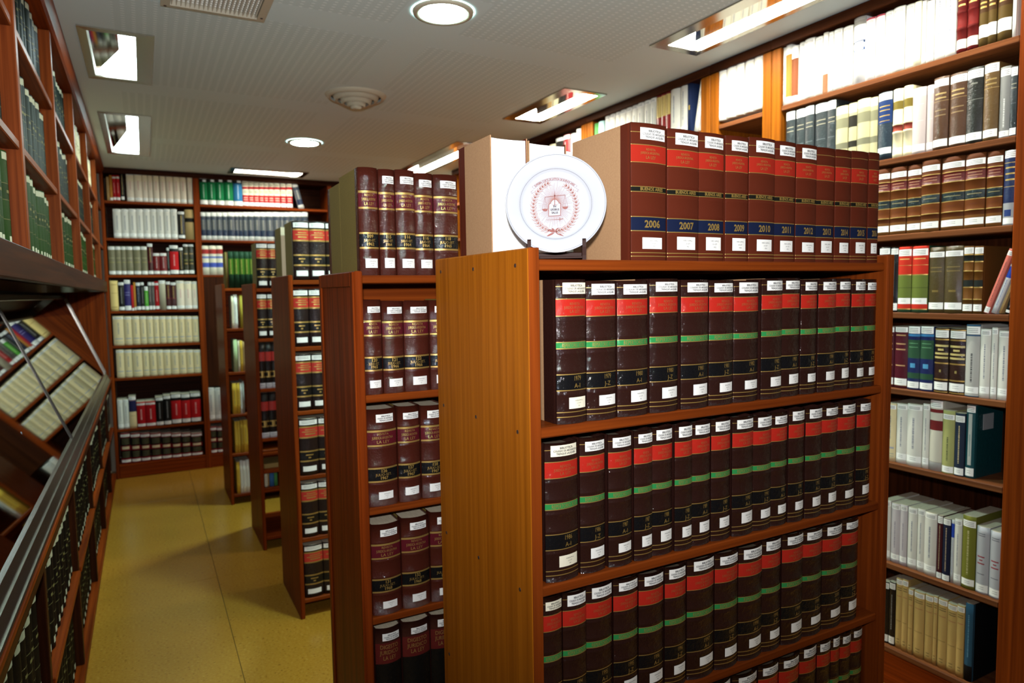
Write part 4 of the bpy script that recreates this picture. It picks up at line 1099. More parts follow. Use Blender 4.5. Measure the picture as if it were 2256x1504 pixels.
for (a, b, c, d) in ((1.877, 1.902, .02, 1.741), (2.258, 2.283, .02, 1.741), (1.902, 2.258, 1.700, 1.741), (1.902, 2.258, .02, .09)):
    board('end_frame', .510, .5162, a, b, c, d, 'wood_mahog_z', u2, .002)
u3 = unit('third bookcase back along the aisle, full of black and red law volumes', .640, .662, 1.80, 1.822, 3.54, 3.548, 4.06, 1.778, [1.753, 1.416, 1.087, .75, .424, .10], 'cedar', 'mahog', 3.80)
u4 = unit('fourth bookcase along the aisle with an empty open bottom', .618, .640, 1.75, 1.772, 4.65, 4.657, 5.20, 1.755, [1.724, 1.399, 1.071, .744, .41, .085], 'mahog', 'mahog')
board('shelf', .641, 1.749, 4.657, 5.19, .510, .532, 'wood_mahog_x', u4, .003)
u5 = unit('farthest low bookcase along the aisle with magazines and lime green books', .545, .567, 1.70, 1.722, 5.815, 5.822, 6.37, 1.772, [1.738, 1.418, 1.07, .731, .412, .08], 'mahog', 'mahog', 6.10)

# ------------------------------------------------------------------ wall bookcases
SH_R = [2.53, 2.193, 1.886, 1.572, 1.262, .952, .527, .167]
XF = 2.684
def right_bay(y0, y1, label, near_t=.055, far_t=.055, shelves=SH_R, tone='honey'):
    root = empty('wall_bookcase', (XF, y0, 0), label, 'bookcase', 'bays of the right wall bookcase')
    board('side_panel', XF-.004, X1, y0-near_t, y0, 0, 2.80, f'wood_{tone}_z', root, .004)
    board('side_panel', XF-.004, X1, y1, y1+far_t, 0, 2.80, 'wood_honey_z', root, .004)
    for z in shelves:
        board('shelf', XF, X1-.02, y0+.0005, y1-.0005, z-.024, z, 'wood_hazel_y', root, .003)
    board('top_rail', XF-.01, X1, y0-near_t, y1+far_t, 2.801, 2.848, 'wood_umber_y', root, .003)
    board('back_panel', X1-.018, X1-.008, y0+.001, y1-.001, .17, 2.798, 'wood_umber_z', root, 0)
    board('plinth', XF+.004, X1-.02, y0+.001, y1-.001, .0, .142, 'wood_mahog_y', root, .003)
    return root
right_bay(1.285, 2.281, 'right wall bookcase bay at the picture edge, eight shelves of mixed books', .11, tone='cedar')
right_bay(2.392, 2.680, 'very narrow bay of the right wall bookcase with blank white books')
right_bay(2.808, 3.804, 'right wall bookcase bay seen above the reddish year volumes', .07, .07)
right_bay(3.945, 4.944, 'right wall bookcase bay behind the back-to-front books', .07, .07)
right_bay(5.085, 6.084, 'right wall bookcase bay near the far corner, mostly hidden', .07, .07)

YB = 7.21
SB = [2.555, 2.219, 1.884, 1.556, 1.237, .936, .461, .133]
bb = empty('wall_bookcase', (0, YB, 0), 'dark brown bookcase covering the whole back wall', 'bookcase')
UPS = [(-.30, -.272), (.463, .516), (1.728, 1.775), (2.63, 2.68)]
for a, b in UPS:
    board('upright', a, b, YB, Y1-.01, 0, 2.80, 'wood_mahog_z', bb, .003)
for k, (a, b) in enumerate(zip(UPS[:-1], UPS[1:])):
    for z in SB:
        if k == 1 and z in (1.556, 1.237, .936):
            continue
        board('shelf', a[1]+.0005, b[0]-.0005, YB+.004, Y1-.03, z-.024, z, 'wood_mahog_x', bb, .003)
board('cornice', -.30, 2.68, YB-.004, Y1-.01, 2.80, 2.848, 'wood_umber_x', bb, .003)
board('back_panel', -.27, 2.62, Y1-.028, Y1-.012, .14, 2.80, 'wood_umber_x', bb, 0)
board('plinth', -.271, 2.62, YB+.006, YB+.03, 0, .108, 'wood_mahog_x', bb, .003)
board('cabinet_door', .5165, 1.7275, YB+.004, YB+.022, .80, 1.859, 'wood_umber_z', bb, .003)

# left wall: upper bookcase, slanted display case, lower bookcase
XL = -.287
LY = [1.45, 2.465, 3.47, 4.475, 5.49, 6.50]
ul = empty('wall_bookcase', (XL, 7.2, 1.73), 'reddish upper bookcase along left wall holding dark green volumes', 'bookcase')
board('ledge', XL-.03, XL+.004, .2, 7.205, 1.732, 1.824, 'wood_umber_y', ul, .003)
board('bottom_shelf', X0+.005, XL-.0305, .2, 7.205, 1.800, 1.824, 'wood_umber_y', ul, .002)
for y in LY:
    board('upright', X0+.15, XL-.004, y, y+.045, 1.8245, 2.79, 'wood_rose_z', ul, .003)
ed = [.2]+[q for y in LY for q in (y, y+.045)]+[7.205]
for a, b in zip(ed[0::2], ed[1::2]):
    for z in (2.490, 2.140):
        board('shelf', X0+.16, XL-.010, a+.0005, b-.0005, z-.026, z, 'wood_rose_y', ul, .003)
board('back_panel', X0+.13, X0+.148, .2, 7.205, 1.8245, 2.79, 'wood_umber_z', ul, 0)
v, f = extrude_y([(X0+.13, 2.792), (XL+.002, 2.792), (XL+.012, 2.80), (XL+.030, 2.83), (XL+.030, 2.848), (X0+.13, 2.848)], .2, 7.205)
o = mesh_obj('crown_moulding', [(x-XL, y-7.2, z-1.73) for x, y, z in v], f, 'wood_mahog_y', ul)

lo = empty('wall_bookcase', (XL, 7.2, 0), 'low dark bookcase under the glass display case on the left', 'bookcase')
for y in LY:
    board('upright', X0+.15, XL-.02, y, y+.04, .062, .880, 'wood_umber_z', lo, .003)
ed = [.2]+[q for y in LY for q in (y, y+.04)]+[7.205]
for a, b in zip(ed[0::2], ed[1::2]):
    board('shelf', X0+.16, XL-.012, a+.0005, b-.0005, .466, .490, 'wood_mahog_y', lo, .003)
board('bottom_shelf', X0+.15, XL-.012, .2, 7.205, .040, .0615, 'wood_mahog_y', lo, .003)
board('plinth', X0+.15, XL-.016, .2, 7.205, 0, .0395, 'wood_mahog_y', lo, .002)
board('apron', XL-.03, XL-.008, .2, 7.205, .8805, .935, 'wood_umber_y', lo, .002)
board('top_edge', XL-.03, XL+.002, .2, 7.205, .9355, .955, 'wood_mahog_y', lo, .002)
board('top_board', X0+.01, XL-.0305, .2, 7.205, .930, .955, 'wood_umber_y', lo, .002)
board('back_panel', X0+.13, X0+.148, .2, 7.205, .062, .93, 'wood_umber_z', lo, 0)

dc = empty('display_case', (XL, 6.9, .955), 'slanted glass display case with metal frame between the left bookcases', 'display case')
GX0, GZ0, GX1, GZ1 = -.306, .975, -.593, 1.700
def dobj(name, v, f, mat, **kw):
    return mesh_obj(name, [(x-XL, y-6.9, z-.955) for x, y, z in v], f, mat, dc, **kw)
gl = math.hypot(GX1-GX0, GZ1-GZ0)
tx, tz = (GX1-GX0)/gl, (GZ1-GZ0)/gl          # up the slope
nx_, nz_ = tz, -tx                            # outward normal
def slab(name, s0, s1, y0, y1, t0, t1, mat):
    """box lying on the glass plane: s along the slope, t outward"""
    pts = []
    for s in (s0, s1):
        for y in (y0, y1):
            for t in (t0, t1):
                pts.append((GX0+tx*s+nx_*t, y, GZ0+tz*s+nz_*t))
    f = [(0, 1, 3, 2), (4, 6, 7, 5), (0, 4, 5, 1), (2, 3, 7, 6), (0, 2, 6, 4), (1, 5, 7, 3)]
    return dobj(name, pts, f, mat)
slab('rail', -.018, .052, .2, 6.93, -.012, .006, 'alu')
slab('rail_bead', .052, .058, .2, 6.93, -.004, .010, 'alu')
slab('rail_bead', .018, .022, .2, 6.93, .006, .011, 'alu')
slab('rail_bead', -.022, -.016, .2, 6.93, -.004, .010, 'alu')
slab('top_rail', gl-.03, gl, .2, 6.93, -.012, .006, 'alu')
slab('end_stile', .06, gl-.03, 6.875, 6.93, -.075, -.034, 'alu')
slab('end_stile', .06, gl-.03, 6.875, 6.93, -.030, .012, 'alu')
for y in (3.75, 1.6):
    slab('glazing_bar', .06, gl-.03, y-.010, y+.010, -.014, .006, 'alu_dark')
for a, b in ((1.613, 3.737), (3.763, 6.864)):
    slab('glass_pane', .058, gl-.03, a, b, -.003, .001, 'glass')
dobj('end_panel', [(XL-.012, 6.935, .956), (X0+.01, 6.935, .956), (X0+.01, 6.935, 1.73), (XL-.012, 6.935, 1.73), (XL-.012, 6.955, .956), (X0+.01, 6.955, .956), (X0+.01, 6.955, 1.73), (XL-.012, 6.955, 1.73)], [(0, 1, 2, 3), (7, 6, 5, 4), (0, 3, 7, 4), (2, 1, 5, 6)], 'wood_mahog_z')
# easel board inside, lying under the glass
BX0, BZ0 = -.40, .985
sl = math.atan2(1.40-1.06, .558-.312)
bx_, bz_ = -math.cos(sl), math.sin(sl)
def bpt(s, t):
    return (BX0+bx_*s+math.sin(sl)*t, BZ0+bz_*s+math.cos(sl)*t)
pts = []
for s in (0, .46):
    for y in (3.1, 6.86):
        for t in (-.016, 0):
            x, z = bpt(s, t)
            pts.append((x, y, z))
dobj('easel_board', pts, [(0, 1, 3, 2), (4, 6, 7, 5), (0, 4, 5, 1), (2, 3, 7, 6), (0, 2, 6, 4), (1, 5, 7, 3)], 'wood_umber_y')
dobj('back_board', [(X0+.02, 1.5, .956), (X0+.02, 6.92, .956), (X0+.02, 6.92, 1.73), (X0+.02, 1.5, 1.73)], [(0, 1, 2, 3)], 'wood_umber_y')

# ------------------------------------------------------------------ books on the near bookcase
def nz(i):
    return ORD[i]
def near_row(key, y, rowname, case, years, kind, zfix=None):
    z, bks = ROWS[key]
    if zfix:
        z = zfix
    for i, (a, b, h, st) in enumerate(bks):
        w_ = b-a-.0012
        cx = (a+b)/2
        rnd = random.Random(key+str(i))
        hh = h+rnd.uniform(-.003, .003)
        yy = y+rnd.uniform(-.003, .003)
        d = .205
        if kind == 'rb':
            lab = f'reddish brown {years[i]} law volume, {nz(i)} from left on top of foreground bookcase'
            root, c, bb_ = near_book(st, w_, hh, .225, (cx, yy, z+.0003), 0, lab, 'year volumes on the foreground bookcase', pages='page_white')
            L = [('REVISTA', hh*(1-.198), .0048, w_*.27, 0, False), ('JURIDICA ARGENTINA,', hh*(1-.224), .0050, w_*.54, 0, False), ('LA LEY', hh*(1-.258), .0064, w_*.28, 0, False),
                 ('BUENOS AIRES', hh*(1-.488), .0068, w_*.66, w_*.04, True), (str(years[i]), hh*(1-.757), .0155, w_*.46, w_*.05, True)]
            v, f = spine_text(L, w_, bb_)
            mesh_obj('lettering', v, f, 'gold', c)['kind'] = 'stuff'
            if i < 7:
                lib_label(root, c, w_, bb_, hh, .03+rnd.uniform(-.005, .008), .118, w_*.08, min(w_*.37, .035))
            call_label(root, w_, bb_, hh, .822+rnd.uniform(-.01, .01), .915, w_*.06, min(w_*.30, .028), ('34(82.1)(094.2)', 'LA LEY', str(1950+i)))
        else:
            yr = years[i]
            lab = f'{STY[st]["desc"]} {yr[0]} {yr[1]} law volume, {nz(i)} from left on {rowname} of {case}'
            root, c, bb_ = near_book(st, w_, hh, d, (cx, yy, z+.0003), 0, lab, 'law volumes on the foreground bookcase')
            L = [('REVISTA', hh*(1-.176), .0052, w_*.34, w_*.05, False), ('JURIDICA ARGENTINA', hh*(1-.202), .0056, w_*.66, w_*.05, False), ('LA LEY', hh*(1-.23), .0064, w_*.34, w_*.05, False)]
            v, f = spine_text(L, w_, bb_)
            mesh_obj('title_lettering', v, f, 'gold_dull', c)['kind'] = 'stuff'
            L = [('REPERTORIO '+yr[2], hh*(1-.466), .0082, w_*.78, w_*.04, False),
                 (str(yr[0]), hh*(1-.70), .0098, w_*.26, w_*.12, False), (yr[1], hh*(1-.75), .0090, w_*.28, w_*.12, False)]
            v, f = spine_text(L, w_, bb_)
            mesh_obj('lettering', v, f, 'gold', c)['kind'] = 'stuff'
            hw = min(w_*.40, .034)
            lib_label(root, c, w_, bb_, hh, .02+rnd.uniform(-.006, .012), .098+rnd.uniform(-.004, .004), w_*.5-hw-w_*rnd.uniform(.02, .06), hw, 'cream_label' if i < 1 else 'white_label')
            hw = min(w_*.30, .0245)
            call_label(root, w_, bb_, hh, .815+rnd.uniform(-.012, .01), .895, w_*.44-hw, hw, ('34(82)(094.2)', 'LA LEY', str(740+i)), 'cream_label' if i < 1 else 'white_label')

ROM = {1979: 'XXXIX', 1980: 'XL', 1981: 'XLI', 1982: 'XLII', 1983: 'XLIII', 1984: 'XLIV', 1985: 'XLV', 1986: 'XLVI', 1987: 'XLVII', 1988: 'XLVIII', 1989: 'XLIX', 1990: 'L', 1991: 'LI', 1992: 'LII', 1993: 'LIII', 1994: 'LIV', 1995: 'LV', 1996: 'LVI', 1997: 'LVII', 1998: 'LVIII', 1999: 'LIX', 2000: 'LX', 2001: 'LXI', 2002: 'LXII', 2003: 'LXIII', 2004: 'LXIV', 2005: 'LXV', 2006: 'LXVI'}
def yrs(y0, n):
    return [(y0+k//2, 'A-I' if k % 2 == 0 else 'J-Z', ROM[y0+k//2]) for k in range(n)]
near_row('u1r0', 1.186, 'top shelf', 'foreground bookcase', list(range(2006, 2017)), 'rb')
near_row('u1r1', 1.184, 'second shelf', 'foreground bookcase', yrs(1979, 14), 'db', 1.404)
near_row('u1r2', 1.186, 'third shelf', 'foreground bookcase', yrs(1986, 16), 'db', 1.073)
near_row('u1r3', 1.186, 'fourth shelf', 'foreground bookcase', yrs(1994, 14), 'db', .750)
near_row('u1r4', 1.186, 'fifth shelf', 'foreground bookcase', yrs(2001, 12), 'db', .437)

# three volumes on top with their fore-edges to the front
for i, (a, b, d) in enumerate(((.702, .798, .175), (.801, .905, .18), (.909, .985, .18))):
    lab = ['thick tan cloth law volume shown fore-edge first beside the plate, leftmost on the top shelf',
           'tan cloth law volume with white fore-edge standing directly behind the plate',
           'tan cloth law volume turned backwards, half hidden behind the 2006 volume'][i]
    root, c, bb_ = near_book('rb', b-a, .288-.004*i, d, ((a+b)/2, 1.395+d+(.022 if i == 2 else 0), 1.7433), math.pi, lab, 'volumes turned backwards on the foreground bookcase', pages='page_white')
    if i == 0:
        v, f = [], []
        n = 40
        for k in range(n):
            an = 2*math.pi*k/n
            for r in (.0215, .0222):
                v.append((r*math.cos(an)-.020, d-.004-.0042, .10+r*1.2*math.sin(an)))
        for k in range(n):
            j = (k+1) % n
            f.append((2*k, 2*k+1, 2*j+1, 2*j))
        mesh_obj('ink_stamp', v, f, '#b9b6b4', root)

# ------------------------------------------------------------------ second bookcase
U2Y = {'u2r0': [('109', '1962'), ('115', '1964'), ('116', '1964'), ('116', '1964'), ('118', '1965')],
       'u2r1': [('120', '1965'), ('121', '1966'), ('122', '1966'), ('123', '1966'), ('124', '1966')],
       'u2r2': [('126', '1967'), ('127', '1967'), ('128', '1967')], 'u2r3': [('131', '1968'), ('132', '1968'), ('133', '1969')], 'u2r4': [('', '')]*3}
for rk, rowname in zip(U2Y, ('top', 'second', 'third', 'fourth', 'fifth')):
    z, bks = ROWS[rk]
    for i, (a, b, h, st) in enumerate(bks):
        w_ = b-a-.001
        rnd = random.Random(rk+str(i))
        hh = h+rnd.uniform(-.004, .004)
        lab = f'{STY[st]["desc"]} law volume, {nz(i)} from left on {rowname} shelf of the second bookcase'
        root, c, bb_ = near_book(st, w_, hh, .20, ((a+b)/2, 1.897+rnd.uniform(-.003, .003), z+.0003), 0, lab, 'law volumes on the second bookcase')
        n_, y_ = U2Y[rk][i]
        if st == 'lb':
            L = [('REVISTA', hh*(1-.266), .0062, w_*.46, 0, False), ('JURIDICA ARGENTINA', hh*(1-.306), .0072, w_*.7, 0, False), ('LA LEY', hh*(1-.35), .0085, w_*.5, 0, False),
                 (n_, hh*(1-.65), .009, w_*.34, 0, True), ('JULIO-SET.', hh*(1-.685), .007, w_*.6, 0, False), (y_, hh*(1-.722), .0085, w_*.4, 0, True)]
        else:
            L = [('DIGESTO', hh*(1-.22), .012, w_*.7, 0, False), ('JURIDICO', hh*(1-.28), .012, w_*.7, 0, False), ('LA LEY', hh*(1-.34), .012, w_*.5, 0, False)]
        v, f = spine_text(L, w_, bb_)
        mesh_obj('lettering', v, f, 'gold', c)['kind'] = 'stuff'
        if not (rk == 'u2r0' and i == 0):
            lib_label(root, c, w_, bb_, hh, .06+rnd.uniform(-.01, .02), .135, w_*.08, min(.36*w_, .026))
        call_label(root, w_, bb_, hh, .845+rnd.uniform(-.01, .01), .93, w_*.06, min(.32*w_, .022), ('34(82)(094.2)', 'LA LEY', n_))
# a volume facing the other way behind them
near_book('lb', .075, .288, .155, (.583, 2.275, 1.7313), math.pi, 'olive cloth volume on the far side of the second bookcase top shelf', 'law volumes on the second bookcase')

# ------------------------------------------------------------------ rows of books seen farther away
def far_row(key, plane, d, rowname, case, group, rec=0.0, shift=0.0, zfix=None):
    z, bks = ROWS[key]
    if zfix:
        z = zfix
    for i, (a, b, h, st) in enumerate(bks):
        w_ = abs(b-a)-.001
        c = (a+b)/2+shift
        rnd = random.Random(key+str(i))
        dd = d*rnd.uniform(.92, 1.0)
        sd = STY[st]
        nice = sd['name'].replace('_book', '').replace('_', ' ')
        lab = f'{sd["desc"]} {nice}, {nz(i)} from left, {rowname}, {case}'
        off = rec+rnd.uniform(0, .006)
        if plane[0] == 'y':
            loc, rz = (c, plane[1]+off, z+.0003), 0
        else:
            loc, rz = (plane[1]+off, c, z+.0003), -math.pi/2
        far_book(st, w_, h, dd, loc, rz, lab, group)
for k, rn in zip(range(6), ('top', 'second', 'third', 'fourth', 'fifth', 'sixth')):
    far_row(f'u3r{k}', ('y', 3.562), .22, f'{rn} shelf', 'third bookcase', 'law volumes on the third bookcase', shift=.004)
far_book('rl', .044, .29, .20, (.688, 4.045, 1.7533), math.pi, 'olive cloth volume with white fore-edge at aisle end of third bookcase top', 'law volumes on the third bookcase')
for k, rn in zip(range(4), ('top', 'second', 'third', 'fourth')):
    far_row(f'u4r{k}', ('y', 4.672), .21, f'{rn} shelf', 'fourth bookcase', 'law volumes on the fourth bookcase', shift=.008)
far_row('u4r4b', ('y', 4.70), .15, 'low shelf', 'fourth bookcase', 'small books on the fourth bookcase', zfix=.41, shift=.012)
v, f = box_geo(-.11, .11, 0, .2, 0, .03, .003)
tag(mesh_obj('box_file', v, f, '#8d7444', None, (.76, 4.70, .5325)), 'flat tan box file lying on a low shelf of the fourth bookcase', 'box file')
for k, rn in zip(range(6), ('top', 'second', 'third', 'fourth', 'fifth', 'sixth')):
    far_row(f'u5r{k}', ('y', 5.838), .19, f'{rn} shelf', 'farthest low bookcase', 'books on the farthest low bookcase', shift=.025 if k == 0 else (.012 if k < 3 else 0))
RN = ('top shelf', 'second shelf', 'third shelf', 'fourth shelf', 'fifth shelf', 'sixth shelf', 'seventh shelf', 'bottom shelf')
for k in range(8):
    far_row(f'b1r{k+1}', ('y', 7.228), .20, RN[k], 'back wall left bay', 'books in the left bay of the back wall', shift=.004 if k < 4 else .012)
for k in (0, 1, 2, 6, 7):
    far_row(f'b2r{k+1}', ('y', 7.228), .20, RN[k], 'back wall right bay', 'books in the right bay of the back wall', shift=.004)
far_book('navyw2', .055, .26, .18, (1.47, 7.235, 2.556), 0, 'navy and white book leaning alone at the end of the back wall top shelf', 'books in the right bay of the back wall', lean=R(-14))
for k in range(8):
    far_row(f'r{k+1}', ('x', 2.690), .20, RN[k], 'near right wall bay', 'books in the near bay of the right wall', rec=.004 if k < 4 else .016, zfix=SH_R[k])
far_row('rn1', ('x', 2.694), .20, 'top shelf', 'narrow right wall bay', 'white books in the narrow bay')
far_row('rn2', ('x', 2.694), .20, 'second shelf', 'narrow right wall bay', 'white books in the narrow bay', zfix=2.193)
far_row('rb1', ('x', 2.694), .20, 'top shelf', 'right wall above year volumes', 'books on the far right wall', zfix=2.53)
far_row('rc1', ('x', 2.694), .20, 'top shelf', 'right wall behind backward books', 'books on the far right wall', zfix=2.53)
far_book('white', .035, .30, .19, (2.70, 2.86, 2.532), -math.pi/2, 'white book leaning against the honey upright at the end of a top shelf', 'books on the far right wall', lean=R(11))
# leaning paperbacks at the end of the fourth shelf
for i, (y, st, dsc, hh, ww, le) in enumerate(((1.370, 'red', 'salmon pink paperback leaning at the right end of the fourth shelf, right wall', .240, .018, 19), (1.346, 'whiteb', 'white and blue paperback leaning beside the salmon pink one, right wall', .185, .018, 19), (1.328, 'tan', 'tan paperback leaning third in the slanted group, right wall', .12, .009, 19), (1.304, 'blackw', 'black book at the bottom right of the slanted group, right wall', .085, .018, 14))):
    if st == 'red':
        ST('salmon', 'paperback_book', 'salmon pink', '#c0685a', label=(.03, .1), vt=(.2, .8), ink='#4a3a3a', call=(.9, .99)); st = 'salmon'
    far_book(st, ww, hh, .16, (2.70+.004*i, y, 1.576), -math.pi/2, dsc, 'leaning books on the right wall', lean=R(le))
# title card on the cover of the teal book
v, f = box_geo(-.001, .001, -.035, .035, -.03, .03)
tc_ = [o for o in COL.objects if o.get('label', '').startswith('teal hardback')]
if tc_:
    t_ = tc_[0]
    mesh_obj('cover_card', [(x, y, z) for x, y, z in v], f, '#8f9496', t_, (.0165, .085, .21))

# ------------------------------------------------------------------ left wall books
def left_row(y0, y1, z, h, st, x, wmin, wmax, rowname, bayname, case, group, fill=1.0):
    rnd = random.Random(f'{y0}{z}')
    y, i = y1-.004, 0
    out = []
    while True:
        w_ = rnd.uniform(wmin, wmax)
        if y-w_ < y0+(1-fill)*(y1-y0)+.003:
            break
        out.append((y-w_/2, w_))
        y -= w_+.001
    for i, (yc, w_) in enumerate(out[::-1]):
        s = st if isinstance(st, str) else rnd.choice(st)
        hh = h+rnd.uniform(-.018, .006)
        sd = STY[s]
        far_book(s, w_-.001, hh, .19, (x-rnd.uniform(0, .006), yc, z+.0003), math.pi/2, f'{sd["desc"]} bound volume, {nz(i)} along {rowname}, {bayname} {case}', group)
BN = ('nearest', 'first full', 'second full', 'third full', 'fourth full', 'farthest')
edges = [.2]+[q for y in LY for q in (y, y+.045)]+[7.205]
bays = list(zip(edges[0::2], edges[1::2]))
for k, (a, b) in enumerate(bays[1:], 0):
    fill = .45 if k == 0 else 1.0
    left_row(a, b, 2.490, .282, 'lg' if k < 3 else 'lcr', -.338, .075, .10, 'top shelf', BN[k], 'bay, left wall', 'volumes on the upper left wall', fill)
    left_row(a, b, 2.140, .295, 'lg', -.338, .072, .098, 'middle shelf', BN[k], 'bay, left wall', 'volumes on the upper left wall', fill)
    left_row(a, b, 1.8245, .275, 'lgr', -.338, .07, .095, 'ledge row', BN[k], 'bay, left wall', 'volumes on the upper left wall', fill)
edges = [.2]+[q for y in LY for q in (y, y+.04)]+[7.205]
bays = list(zip(edges[0::2], edges[1::2]))
for k, (a, b) in enumerate(bays[1:], 0):
    left_row(a, b, .490, .33, 'ldk', -.335, .07, .095, 'upper shelf', BN[k], 'lower bay, left wall', 'volumes on the lower left wall')
    left_row(a, b, .0615, .32, 'ldk', -.345, .075, .10, 'bottom shelf', BN[k], 'lower bay, left wall', 'volumes on the lower left wall')

# ------------------------------------------------------------------ display case contents
mags = [(5.25, .50, '#c8a850', '#2c3a5a', 'yellow and navy magazine'), (4.75, .50, '#2b3150', '#8a7a4a', 'dark blue magazine'), (4.2, .49, '#3d6a38', '#caa64e', 'green picture magazine'), (5.9, .50, '#34384a', '#5a4a4a', 'dark grey magazine'), (3.6, .47, '#d8d2c8', '#8a3038', 'white and red magazine')]
for i, (y, s0, c1, c2, nm) in enumerate(mags):
    v, f = [], []
    for (x0_, x1_, z0_, z1_) in ((-.17, .17, 0, .08), (-.17, .17, .08, .18), (-.17, .17, .18, .23)):
        pass
    zs = [0, .07, .16, .23]
    v = [(x, yy, z) for z in zs for (x, yy) in ((-.17, 0), (.17, 0), (.17, .008), (-.17, .008))]
    f, ix = [(3, 2, 1, 0), (12, 13, 14, 15)], [0, 0]
    for k in range(3):
        for q in range(4):
            a, b = k*4+q, k*4+(q+1) % 4
            f.append((a, b, b+4, a+4)); ix.append(1 if k == 1 else 0)
    x, z = -.655+.012*(i % 2), 1.40
    o = mesh_obj('magazine', v, f, [c1, c2], None, (x, y, z-.03), ix, rot=(R(-8), 0, math.pi/2))
    tag(o, f'{nm} propped at the back of the glass display case', 'magazine', 'magazines in the display case')

# clear acrylic block and green tissue at the near end of the case
v, f = box_geo(-.05, .05, -.05, .05, 0, .26, .004)
tag(mesh_obj('grey_folder', v, f, '#6d6f7a', None, (-.455, 2.93, .957), rot=(0, 0, R(12))), 'grey upright folder box inside the near end of the display case', 'box')
def crumple(name, r, loc, mat, label):
    rnd = random.Random(3)
    v, f = [], []
    n, mrows = 14, 8
    for a in range(mrows+1):
        ph = math.pi*a/mrows
        for b in range(n):
            th = 2*math.pi*b/n
            rr = r*(1+rnd.uniform(-.28, .28))
            v.append((rr*math.sin(ph)*math.cos(th), rr*1.3*math.sin(ph)*math.sin(th), max(-.045, rr*.8*math.cos(ph))))
    for a in range(mrows):
        for b in range(n):
            c = (b+1) % n
            f.append((a*n+b, (a+1)*n+b, (a+1)*n+c, a*n+c))
    return tag(mesh_obj(name, v, f, mat, None, loc), label, 'tissue paper')
crumple('crumpled_tissue', .042, (-.415, 2.62, 1.001), '#5a7a1c', 'crumpled green tissue paper inside the glass display case at left')

# ------------------------------------------------------------------ souvenir plate on its stand
PYAW = math.atan2(-.80, -1.27)            # faces the camera
PC = Vector((.802, 1.280, 1.868))
TILT = R(9)
dirn = Vector((-.80, -1.28, 0)).normalized()
nrm = (dirn*math.cos(TILT)+Vector((0, 0, math.sin(TILT)))).normalized()
px_ = Vector((0, 0, 1)).cross(nrm).normalized()
py_ = nrm.cross(px_)
def basis(loc):
    mm = Matrix((px_, py_, nrm)).transposed().to_4x4()
    mm.translation = loc
    return mm
plate = empty('souvenir_plate', (0, 0, 0), 'white porcelain plate with a sepia court emblem standing on the foreground bookcase', 'plate')
plate.matrix_world = basis(PC)
RP = .1095
v, f = lathe([(.0004, 0), (.070, 0), (.0745, .0012), (.0785, .006), (.083, .0085), (.100, .0125), (RP-.001, .0145), (RP, .0138), (RP-.001, .0122), (.098, .0085), (.080, .003), (.070, -.003), (.0004, -.003)], 96)
mesh_obj('dish', v, f, 'porcelain', plate, smooth=True)
def ring(r0, r1, z0, z1, n=96):
    v, f = [], []
    for k in range(n):
        a = 2*math.pi*k/n
        v += [(r0*math.cos(a), r0*math.sin(a), z0), (r1*math.cos(a), r1*math.sin(a), z1)]
    for k in range(n):
        j = (k+1) % n
        f.append((2*k, 2*k+1, 2*j+1, 2*j))
    return v, f
v, f = ring(RP-.0034, RP-.0029, .01445, .01465)
mesh_obj('rim_line', v, f, '#55555a', plate)
v, f = ring(.0778, .0782, .0058, .0062)
mesh_obj('rim_line', v, f, '#55555a', plate)
EZ = .0006
def polys(name, mat, shapes, z=EZ):
    v, f = [], []
    for s in shapes:
        n = len(v)
        v += [(x, y, z) for x, y in s]
        f.append(tuple(range(n, n+len(s))))
    return mesh_obj(name, v, f, mat, plate)
def seg(x0, y0, x1, y1, w_, w2=None):
    dx, dy = x1-x0, y1-y0
    l = math.hypot(dx, dy) or 1
    a, b = -dy/l, dx/l
    w2 = w_ if w2 is None else w2
    return [(x0+a*w_/2, y0+b*w_/2), (x0-a*w_/2, y0-b*w_/2), (x1-a*w2/2, y1-b*w2/2), (x1+a*w2/2, y1+b*w2/2)]
def leaf(x, y, ang, l, wd):
    c, s = math.cos(ang), math.sin(ang)
    p = [(0, 0), (.3*l, wd*.5), (.6*l, wd*.45), (l, 0), (.6*l, -wd*.45), (.3*l, -wd*.5)]
    return [(x+a*c-b*s, y+a*s+b*c) for a, b in p]
# rays
rays = []
EC = (-.002, -.0015)
for k in range(76):
    a = 2*math.pi*k/76
    r1 = .030+.006*(k % 2)+.003*((k*7) % 3)
    sx, sy = .88, 1.22
    rays.append(seg(EC[0]+.010*sx*math.cos(a), EC[1]+.012*math.sin(a), EC[0]+r1*sx*1.1*math.cos(a), EC[1]+r1*sy*1.05*math.sin(a), .0008, .0003))
polys('emblem_rays', '#8a5a50', rays, EZ)
# laurel wreath: sprigs of pointed leaves on two bent stems
wr, veins = [], []
for s in (-1, 1):
    for k in range(19):
        t = k/18
        a = R(-97+s*(9+t*143))
        ex, ey = EC[0]+.0470*math.cos(a), EC[1]-.004+.0555*math.sin(a)
        tan = a+s*math.pi/2
        for dlt, ln in ((.75, .0145), (-.62, .0135), (.08, .0125)):
            l_ = ln*(1-.22*t)*(1 if (k+int(dlt > 0)) % 2 else .86)
            aa = tan+dlt*s
            wr.append(leaf(ex, ey, aa, l_, .0030))
            veins.append(seg(ex+.0035*math.cos(aa), ey+.0035*math.sin(aa), ex+l_*.85*math.cos(aa), ey+l_*.85*math.sin(aa), .0011, .0003))
polys('emblem_wreath', 'sepia', wr, EZ+.0002)
polys('emblem_veins', '#dccbc6', veins, EZ+.0003)
